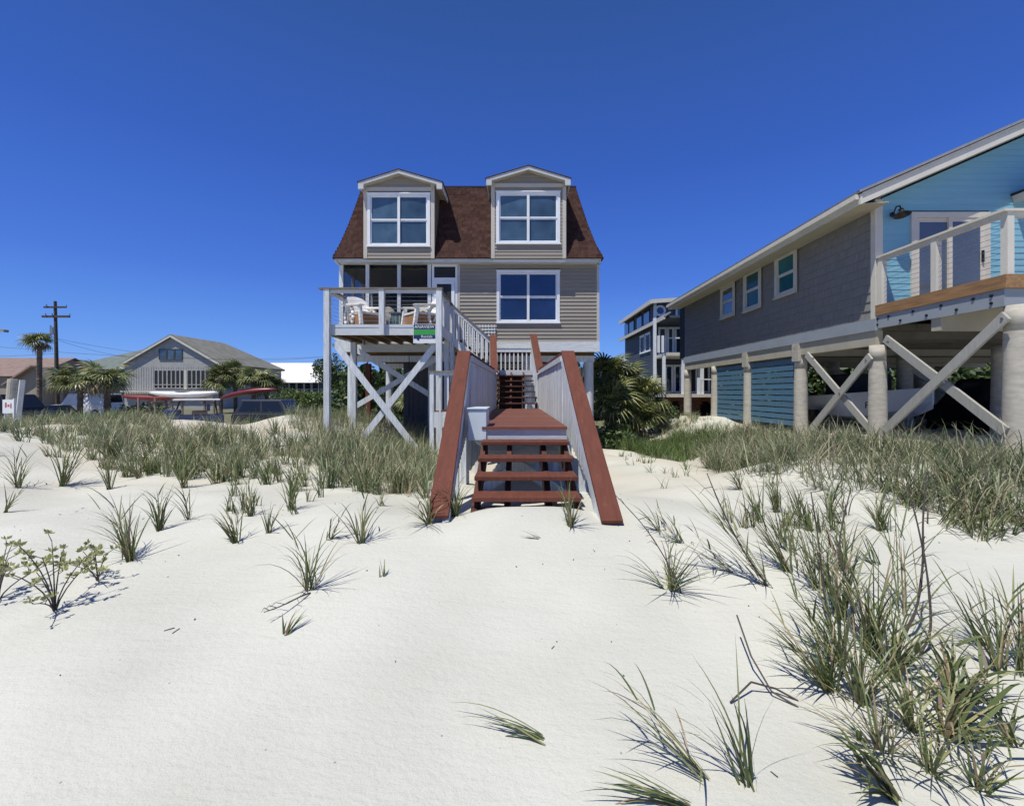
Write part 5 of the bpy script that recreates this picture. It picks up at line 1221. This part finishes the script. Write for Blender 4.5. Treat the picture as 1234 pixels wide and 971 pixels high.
for px, py, h, ns, nf, lx_, ly_, spd, dr_, lab in CL:
    p = at(px, py); h *= 1.22 if (px < 500 and py < 640) else .86 if (px > 990 and py > 680) else 1.0; nf = int(nf*.92) if (px > 990 and py > 680) else nf; ns = max(ns-1, 1) if (px > 990 and py > 680 and ns > 3) else ns
    big = 1.0 if p[1] > 3.2 else .95
    v, f, t = oat_clump(ns, h, (lx_, ly_), spd, 5, (.020 if ('broad' in lab or 'wide bladed' in lab or 'arching' in lab) else .0098 if p[1] < 2.4 else .0105) if p[1] < 3.5 else .0125, .2 if 'tangle' in lab else .13, dr_, int(nf*1.4))
    o = bpy.data.objects.new('beach_grass_clump', npmesh('beach_grass_clump', v, f, 'grass', t)); COL.objects.link(o); o.location = p
    tag(o, lab, 'grass clump', 'grass clumps on the open sand')
# dead runners
def runner(label, pxs, lift):
    P = []
    for i, (px, py) in enumerate(pxs): q = at(px, py); P.append((q[0], q[1], q[2]+lift[i]))
    mb = MB(); mb.path(P, [.005]*len(P), 5); tag(mb.build('dry_runner', 'twig'), label, 'twig')
runner('dry curled runner lying left of the large grass bush', [(962,853),(930,842),(905,815),(888,778)], [.0,.03,.10,.17])
runner('short dry twig on the sand left of the grass bush', [(962,846),(935,840),(905,838),(880,850)], [.0,.03,.06,.01])

def stalk(label, base, offs, r=.0065):
    b = Vector(at(*base)); P = [b+Vector((0,0,-.03))]
    ctrl = [b]+[b+Vector(o) for o in offs]
    for i in range(len(ctrl)-1):
        p0 = ctrl[max(i-1,0)]; p1 = ctrl[i]; p2 = ctrl[i+1]; p3 = ctrl[min(i+2, len(ctrl)-1)]
        for k in range(1, 6):
            t = k/5; P.append(.5*((2*p1)+(p2-p0)*t+(2*p0-5*p1+4*p2-p3)*t*t+(3*p1-p0-3*p2+p3)*t**3))
    n = len(P); mb = MB(); mb.path(P, [r*(1-.65*i/n)*(1.25 if i % 4 == 0 else 1) for i in range(n)], 6)
    for i in range(3, n-2, 2):
        d = Vector((random.uniform(-1, 1), random.uniform(-.5, .5), random.uniform(-.1, .5))).normalized()*random.uniform(.04, .13)
        q = P[i]+d+Vector((0,0,-.02)); mb.path([P[i], P[i]+d*.6+Vector((0,0,.012)), q], [.0028, .002, .0008], 4)
    tag(mb.build('dead_stalk', 'twig'), label, 'grass stalk')
stalk('thick dark curving stalk standing right of the large grass bush', (1082,772), [(.12,.02,.16),(.19,.05,.42),(.22,.08,.70),(.26,.1,.98)], .009)
stalk('second dark stalk crossing the thick curving one', (1108,790), [(.08,.02,.14),(.09,.05,.42),(.05,.07,.72),(.01,.1,.95)], .008)
stalk('long dark bare stem leaning left over the open sand', (925,706), [(-.14,.05,.22),(-.28,.08,.50),(-.40,.1,.80)], .0085)
stalk('upright dark stem rising through the back of the grass bush', (1000,755), [(-.03,.02,.25),(-.04,.05,.52),(-.08,.06,.82)], .008)
stalk('dark stem bending right above the middle of the grass bush', (1030,760), [(-.02,.02,.25),(-.06,.05,.50),(.02,.06,.86)], .008)
stalk('thin stem arching left from the shaggy tuft by the path', (822,715), [(-.10,.05,.22),(-.24,.10,.44),(-.44,.15,.66)], .0055)
stalk('dark fallen stalk curling at the foot of the tall open tuft', (375,714), [(-.02,-.10,.02),(-.07,-.26,.03),(-.12,-.36,.04)], .006)
mb = MB()
for k in range(150):
    x = rng.uniform(-5.5, 5.5); y = rng.uniform(1.7, 6.5); z = Hs(x, y)+.002; a = rng.uniform(0, 3.14); L = rng.choice([.006, .008, .012, .03, .05], p=[.3, .25, .25, .12, .08]); w_ = .004 if L > .02 else L*.6
    mb.beam((x, y, z), (x+math.cos(a)*L, y+math.sin(a)*L, z+.003), w_, .004)
tag(mb.build('beach_debris', 'twig', kind='stuff'), 'tiny dark bits of dry stems strewn over the white sand', 'debris')
def region(poly_px, dens, hfun):
    P = [at(*p)[:2] for p in poly_px]; xs = [p[0] for p in P]; ys = [p[1] for p in P]
    x0, x1, y0, y1 = min(xs), max(xs), min(ys), max(ys); n = int((x1-x0)*(y1-y0)*dens)
    q = np.stack([rng.uniform(x0, x1, n), rng.uniform(y0, y1, n)], -1); ins = np.zeros(n, bool); j = len(P)-1
    for i in range(len(P)):
        (xi, yi), (xj, yj) = P[i], P[j]
        c_ = ((yi > q[:, 1]) != (yj > q[:, 1])) & (q[:, 0] < (xj-xi)*(q[:, 1]-yi)/(yj-yi+1e-9)+xi); ins ^= c_; j = i
    return q[ins]
def patch(name, label, q, h, m, nb=12, lean=(0,0), spd=.45, dry=.15, wid=.009, clump=.06, gap=.35, seg=4, tseed=0.0, droop=.8, hvar=(.55, 1.2)):
    # thin the cover with large-scale noise so that bare sand shows through
    n1 = np.sin(q[:,0]*1.7+1.3+tseed)*np.cos(q[:,1]*1.3+.4)+.6*np.sin(q[:,0]*4.1+q[:,1]*3.3+tseed)+.5*np.sin(q[:,1]*5.9-q[:,0]*2.2)
    q = q[(n1+rng.normal(0, .5, len(q))) > -1.6+gap*2]
    n = len(q); hh = h*rng.uniform(hvar[0], hvar[1], n)*(1+.15*np.sin(q[:,0]*2.1+tseed)); bi = np.repeat(np.arange(n), nb); N_ = n*nb
    x = q[bi, 0]+rng.normal(0, clump, N_); y = q[bi, 1]+rng.normal(0, clump, N_); z = H(x, y)-.02
    ll = rng.normal(0, .15, (n, 2))
    vx = np.cos(a_ := rng.uniform(0, 6.283, N_))*spd*rng.uniform(.1, 1, N_)+lean[0]+ll[bi, 0]; vy = np.sin(a_)*spd*rng.uniform(.1, 1, N_)+lean[1]+ll[bi, 1]
    ct = rng.normal(0, .15, n)
    tone = np.clip(np.where(rng.random(N_) < dry, rng.uniform(.8, 1, N_), rng.uniform(.0, .75, N_))+ct[bi], 0, 1)
    v, f, t, _ = blades(np.stack([x, y, z], -1), np.arctan2(vy, vx), np.clip(np.hypot(vx, vy), 0, 1.3), rng.uniform(0, .9, N_), hh[bi]*rng.uniform(.5, 1.1, N_), wid*rng.uniform(.7, 1.3, N_), tone, seg, droop=rng.uniform(0, droop, N_))
    o = bpy.data.objects.new(name, npmesh(name, v, f, m, t)); COL.objects.link(o); o['kind'] = 'stuff'; tag(o, label, 'grass'); return o
# left bank
qa = region([(95,522),(200,514),(290,520),(330,545),(400,530),(520,556),(524,600),(470,600),(400,592),(300,585),(180,572),(110,556)], 8.5, None)
patch('dune_grass', 'dense grey green grass covering the dune left of the stairs', qa, .62, 'grassfar', 24, (-.05, 0), .70, .17, .014, .035, .10, 5, .5, 1.2)
qa = region([(120,535),(300,525),(420,545),(500,575),(500,598),(420,596),(300,588),(190,580),(120,570)], 6.0, None)
patch('dune_grass', 'darker leafy tufts standing among the dense grass left of the stairs', qa, .58, 'grass', 20, (-.05, 0), .50, .12, .014, .03, .05, 5, 1.7, 1.0)
qa = region([(380,530),(522,545),(524,600),(440,592),(385,575)], 26, None)
patch('dune_grass', 'thick tall grass under the front edge of the sun deck', qa, .62, 'grassfar', 14, (0, 0), .55, .2, .011, .06, .0, 4, 2.5, 1.4)
qa = region([(-20,515),(100,507),(190,505),(210,530),(180,535),(90,550),(-20,556)], 5.0, None)
patch('dune_grass', 'sparser grass on the crest of the left dune before the parked cars', qa, .50, 'grassfar', 26, (-.1, 0), .65, .2, .015, .05, .25, 5, 3.1, 1.2)
xs_ = rng.uniform(-24, -5.5, 900); ys_ = rng.uniform(14.4, 17.6, 900); keep = ~(((np.abs(xs_+8.0) < 1.2) & (ys_ < 15.6)) | ((xs_ > -13.0) & (xs_ < -9.3))); qa = np.stack([xs_, ys_], -1)[keep]
patch('dune_grass', 'tall yellow green grass along the back of the left dune', qa, .40, 'lush', 14, (0, 0), .55, .25, .014, .08, .25, 4, 4.2, 1.2, (.4, 1.6))
qa = region([(345,500),(395,498),(400,532),(350,520)], 26, None)
patch('dune_grass', 'upright grass on the mound left of the deck posts', qa, .50, 'grassfar', 12, (0, 0), .3, .2, .011, .08, .0, 4, 5)
xs_ = rng.uniform(-5.6, -1.0, 420); ys_ = rng.uniform(12.0, 17.5, 420); qa = np.stack([xs_, ys_], -1)
patch('dune_grass', 'tall thin grass in the shade under the sun deck', qa, .75, 'grassfar', 13, (0, 0), .35, .3, .009, .1, .0, 4, 2.0)
# scattered small tufts in front of the left bank
qa = region([(120,600),(300,592),(520,605),(510,640),(420,640),(250,615),(150,612)], 2.2, None)
patch('dune_grass', 'scattered small tufts on the sand rim before the left bank', qa, .34, 'grass', 10, (-.1, 0), .4, .15, .012, .02, -.2, 5, 1)
# right bank
qa = region([(845,545),(930,524),(1060,535),(1234,558),(1300,570),(1300,650),(1234,645),(1120,618),(1010,596),(900,580),(850,565)], 22, None)
patch('dune_grass', 'dense grey green grass bank in front of the right house pilings', qa, .66, 'grassgrey', 18, (-.20, 0), .85, .16, .012, .06, .0, 6, .9, 2.6)
qa = region([(745,520),(850,510),(860,560),(800,590),(750,560)], 3.0, None)
patch('dune_grass', 'small scattered green sprigs on the trampled sand right of the stairs', qa, .24, 'lush', 8, (0, 0), .7, .2, .011, .04, -.2, 4, 2, 1.0)
qa = region([(770,505),(850,505),(850,535),(800,530)], 14, None)
patch('dune_grass', 'green grass between the path and the right house', qa, .40, 'grassfar', 16, (0, 0), .6, .15, .012, .06, .0, 4, 2, 1.0)
qa = region([(1080,590),(1234,610),(1300,620),(1300,668),(1200,655),(1100,630)], 26, None)
patch('dune_grass', 'darker front edge of the right grass bank at the view edge', qa, .55, 'grass', 16, (-.05, 0), .75, .18, .012, .05, .05, 6, .3, 2.0)
qa = region([(870,600),(960,602),(1080,640),(1060,680),(1000,730),(930,690),(880,640)], 7, None)
patch('dune_grass', 'scattered leaning tufts on the sand between bank and grass bush', qa, .42, 'grass', 12, (-.25, .05), .45, .15, .012, .025, .0, 5, 2, .7)
# tall dry stems above the right bank
qa = region([(900,540),(1060,548),(1234,580),(1234,610),(960,580)], 5.0, None)
patch('dry_grass_stems', 'tall dry bending stems rising above the right grass bank', qa, 1.0, M['palmdry'], 3, (-.15, 0), .35, .9, .006, .03, .0, 7, 1, 2.2)
# lush ornamental grass
xs_ = rng.uniform(3.3, 6.6, 300); ys_ = rng.uniform(12.2, 17.5, 300); qa = np.stack([xs_, ys_], -1)[((xs_-4.8)/1.6)**2+((ys_-15)/2.2)**2 < 1]
patch('green_grass_mound', 'bright green grass mound in front of the fan palms', qa, .68, 'lush', 26, (0, 0), .75, .08, .012, .10, -.2, 5, 2, 1.2)
xs_ = rng.uniform(5.0, 12, 420); ys_ = rng.uniform(12.0, 17.5, 420); qa = np.stack([xs_, ys_], -1)[(xs_ < 7.4)]
patch('dune_grass', 'low grass along the left side of the right house', qa, .4, 'grassfar', 14, (0, 0), .5, .3, .010, .10, .0, 4, 2)

# leafy dune shrub
def shrub(label, px, py, h, spd, n):
    p = at(px, py); t = thing('leafy_shrub', label, 'shrub', p); st = MB(); lv = MB()
    for k in range(n):
        a = random.uniform(0, 6.28); r_ = random.uniform(.2, 1)*spd; pts = []; L = h*random.uniform(.6, 1.1)
        for i in range(6): s = i/5; pts.append((p[0]+math.cos(a)*r_*s*(.5+.5*s), p[1]+math.sin(a)*r_*s*(.5+.5*s), p[2]-.02+L*s**.8*(1 if r_ < spd*.8 else .6)))
        st.path(pts, [.005, .0045, .004, .0035, .003, .002], 5)
        for i in (3, 4, 5):
            side = Vector((random.gauss(0, .045), random.gauss(0, .03), random.uniform(.01, .05))); tip = Vector(pts[i])+side
            st.tube(pts[i], tip, .003, .002, 4)
            for j in range(11):
                d = Vector((random.gauss(0,1), random.gauss(0,1), random.uniform(.1, 1.6))).normalized(); s_ = d.cross(Vector((random.gauss(0,1), random.gauss(0,1), .3))).normalized(); c_ = tip+d*.004
                L2 = random.uniform(.026, .044); W2 = L2*.26; m_ = c_+d*L2*.6+Vector((0,0,.003)); lv.add([c_, c_+d*L2*.55+s_*W2, c_+d*L2, c_+d*L2*.55-s_*W2], [(0,1,2,3)])
    st.build('stem', 'twig', t); lv.build('foliage', 'shrubleaf', t, kind='stuff')
shrub('pale leafy shrub with dark stems on the sand at left', 66, 736, .40, .30, 9)
shrub('low leafy sprays trailing right from the pale shrub', 118, 700, .24, .26, 6)
shrub('leafy shrub cut by the left edge of the view', -2, 722, .32, .24, 7)

# fan palms
def fan_mesh(name, m, n=18, L=.62, droopy=.5, petiole=.55):
    mb = MB(); hub = Vector((petiole, 0, 0)); mb.path([(0,0,0), (petiole*.5, 0, .03), tuple(hub)], [.012, .010, .008], 4, .75)
    for k in range(n):
        a = math.radians(-135+270*k/(n-1)); d = Vector((math.cos(a), math.sin(a), 0)); s_ = Vector((-d.y, d.x, 0)); Lk = L*(.75+.25*math.cos(a))*random.uniform(.9, 1.1); w_ = .030; t = min(1, max(0, random.gauss(.58, .28)))
        pts = [hub+d*Lk*u+Vector((0,0,(.05*math.sin(u*3)-droopy*max(0,u-.45)**1.6*Lk*1.6))) for u in (0, .3, .6, .82, 1.0)]; ws = [.008, w_, w_*.85, w_*.5, .002]
        vs = []
        for p, ww in zip(pts, ws): vs += [p-s_*ww, p+s_*ww]
        mb.add(vs, [(2*i, 2*i+1, 2*i+3, 2*i+2) for i in range(4)], t)
    return mb.mesh(name, M[m])
FAN = [fan_mesh('frond', 'palm', droopy=random.uniform(.3, .9)) for _ in range(4)]; FAND = [fan_mesh('frond', 'palmdry', 12, .5, 1.2, .4) for _ in range(2)]
def palm(label, base, ht, nf, sc=1.0, ndry=4, tr=.13, up=(.1, 1.5), name='fan_palm'):
    t = thing(name, label, 'palm', base); x, y, z = base; top = (x+random.uniform(-.1,.1), y, z+ht)
    if ht > .3:
        mb = MB(); n = max(4, int(ht/.25)); P = [(x+(top[0]-x)*i/n, y, z-.2+(ht+.2)*i/n) for i in range(n+1)]
        for i in range(n): mb.tube(P[i], P[i+1], tr*random.uniform(.95,1.1), tr*random.uniform(.8,.95), 10)
        mb.build('trunk', 'bark', t)
    for k in range(nf+ndry):
        o = bpy.data.objects.new('frond', random.choice(FAN if k < nf else FAND)); COL.objects.link(o); o.parent = t
        az = random.uniform(0, 6.283); el = random.uniform(*up) if k < nf else random.uniform(-1.2, -.3)
        s = sc*random.uniform(.8, 1.15)
        o.rotation_euler = (random.uniform(-.5, .5), -el*.8, az); o.scale = (s, s, s); o.location = (top[0]-x, 0, ht+random.uniform(-.12, .1))
    return t
palm('leftmost and tallest fan palm right of the beach house corner', (X(733,18.5), 18.5, -.3), 2.5, 34, 1.15, 5, up=(-.6,1.5))
palm('low fan palm below the tallest one beside the right piling', (X(738,17), 17.0, -.3), 1.3, 30, 1.05, 5, up=(-.5,1.5))
palm('middle fan palm of the cluster right of the beach house', (X(757,19.5), 19.5, -.3), 2.1, 34, 1.15, 4, up=(-.6,1.5))
palm('rightmost fan palm of the cluster, in front of the blue house', (X(777,19), 19.0, -.3), 1.6, 32, 1.05, 5, up=(-.6,1.4))
palm('short front fan palm low in the cluster', (X(764,17.5), 17.5, -.3), .7, 26, 1.0, 5, up=(-.3,1.5))
palm('tall thin ragged palm left of the utility pole', (X(47,36), 36.0, -.5), Z(413,36)+.5, 22, 1.1, 14, .17, (-.2, 1.4), 'ragged_palm')
palm('wide palm with thick short trunk behind the white van', (X(130,26), 26.0, -.5), Z(457,26)+.5, 30, 1.35, 8, .17, (-.5,1.1), 'ragged_palm')
palm('darker palm between the utility pole and the wide palm', (X(96,36), 36.0, -.5), Z(458,36)+.5, 26, 1.7, 6, .2, (-.6,1.2), 'ragged_palm')
palm('dark bushy palm at the foot of the utility pole', (X(80,42), 42.0, -.5), Z(460,42)+.5, 26, 1.7, 5, .2, (-.6,1.2), 'ragged_palm')
for i, (px, py, d) in enumerate(((266,458,44),(284,450,46),(306,456,45),(322,464,46))):
    palm(('leftmost dark palmetto before the gable house', 'tallest dark palmetto before the gable house', 'palmetto right of the tallest dark one', 'smallest rightmost palmetto before the gable house')[i], (X(px,d), d, -.5), Z(py,d)+.5, 34, 1.7, 2, .2, (-.8,1.3), 'palmetto')
palm('small palmetto seen under the sun deck', (X(500,27), 27.0, -.5), 1.3, 24, 1.2, 4)
palm('palmetto beyond the upper flight of stairs', (X(618,27), 27.0, -.5), 1.6, 26, 1.2, 6)

def leafcloud(mb_parts, c, r, n, size):
    pts = rng.normal(0, 1, (n, 3)); pts /= np.linalg.norm(pts, axis=1)[:, None]; pts *= (rng.random(n)**.4)[:, None]
    lump = 1+.25*np.sin(pts[:, 0]*5+c[0])*np.sin(pts[:, 2]*4+c[1])
    p = pts*np.array(r)*lump[:, None]+np.array(c)
    d = rng.normal(0, 1, (n, 3)); d /= np.linalg.norm(d, axis=1)[:, None]; s = np.cross(d, rng.normal(0, 1, (n, 3))); s /= np.linalg.norm(s, axis=1)[:, None]
    L = (size*rng.uniform(.6, 1.4, n))[:, None]
    v = np.stack([p-d*L, p+s*L*.45, p+d*L, p-s*L*.45], 1).reshape(-1, 3); f = np.arange(n*4).reshape(-1, 4); mb_parts.append((v, f, rng.random(n)))
def bush(name, label, cat, spec, size=.09, m='hedge', trunk=None):
    parts = []
    for c, r, n in spec: leafcloud(parts, c, r, n, size)
    v, f, t = merge(parts); b = spec[0][0]; base = (b[0], b[1], Hs(b[0], b[1])); e = thing(name, label, cat, base)
    o = bpy.data.objects.new('foliage', npmesh('foliage', v-np.array(base), f, m, t)); COL.objects.link(o); o.parent = e; o['kind'] = 'stuff'
    MB().path([(b[0], b[1], base[2]-.1), (b[0]+.1, b[1], b[2])], [.12, .06], 6).build('trunk', 'bark', e); return e
bush('hedge', 'green hedge in front of the white roofed house', 'hedge', [((X(px,52), 52, .6), (2.2, 1.5, 1.3), 1500) for px in (345, 362, 380, 396)], .16, 'lush')
bush('hedge', 'dark hedge seen below the beach house floor', 'hedge', [((x, 31+random.random()*2, .8), (1.9, 1.3, random.uniform(2.6, 3.3)), 3400) for x in np.arange(-11.2, -3, 1.5)], .2)
bush('hedge', 'green hedge seen through the open stair treads', 'hedge', [((x, 33+random.random()*2, .8), (1.6, 1.3, random.uniform(2.3, 2.9)), 2900) for x in np.arange(-2.6, 5.5, 1.6)], .2)
bush('hedge', 'hedge glimpsed behind the pilings of the right house', 'hedge', [((x, 26+random.random()*2, 1.3), (1.9, 1.3, random.uniform(2.0, 3.0)), 3000) for x in np.arange(13.5, 34, 1.7)], .22)
bush('green_bush', 'low green bush left of the kayak rack', 'bush', [((X(px,27), 27, .2), (.9, .8, .75), 900) for px in (160, 178, 192)], .09)
bush('green_tree', 'dark green tree crown peeking right of the white roofed house', 'tree', [((X(396,60), 60, 4.2), (2.2, 2, 2.2), 2200), ((X(400,60), 61, 2.2), (1.6, 1.5, 2.0), 1200)], .18)
bush('green_bush', 'shrubs at the foot of the fan palms', 'bush', [((X(742,16), 16, .1), (.8, .7, .5), 900), ((X(790,20), 20, .4), (1.2, 1, .9), 1200)], .08)
# pale stones beside the path
for i, (px, py, s) in enumerate(((748,524,.22),(760,519,.28),(775,521,.18),(788,526,.24),(736,515,.2))):
    p = at(px, py); mb = MB(); n = 9; vs = []; fs = []
    for a in range(5):
        for k in range(n):
            th = math.pi*(a+.5)/5; ph = 2*math.pi*k/n; r_ = s*random.uniform(.8, 1.1); vs.append((p[0]+r_*math.sin(th)*math.cos(ph), p[1]+r_*.8*math.sin(th)*math.sin(ph), p[2]+.03+r_*.45*math.cos(th)))
    for a in range(4):
        for k in range(n): fs.append((a*n+k, (a+1)*n+k, (a+1)*n+(k+1)%n, a*n+(k+1)%n))
    fs += [tuple(range(n)), tuple(4*n+k for k in range(n))[::-1]]
    mb.add(vs, fs); tag(mb.build('pale_stone', 'rock', smooth=True), ('flat pale stone second from the left by the path', 'largest pale stone by the sandy path', 'smallest pale stone by the sandy path', 'rightmost pale stone by the sandy path', 'leftmost pale stone, nearest the white piling')[i], 'stone', 'pale stones by the path')
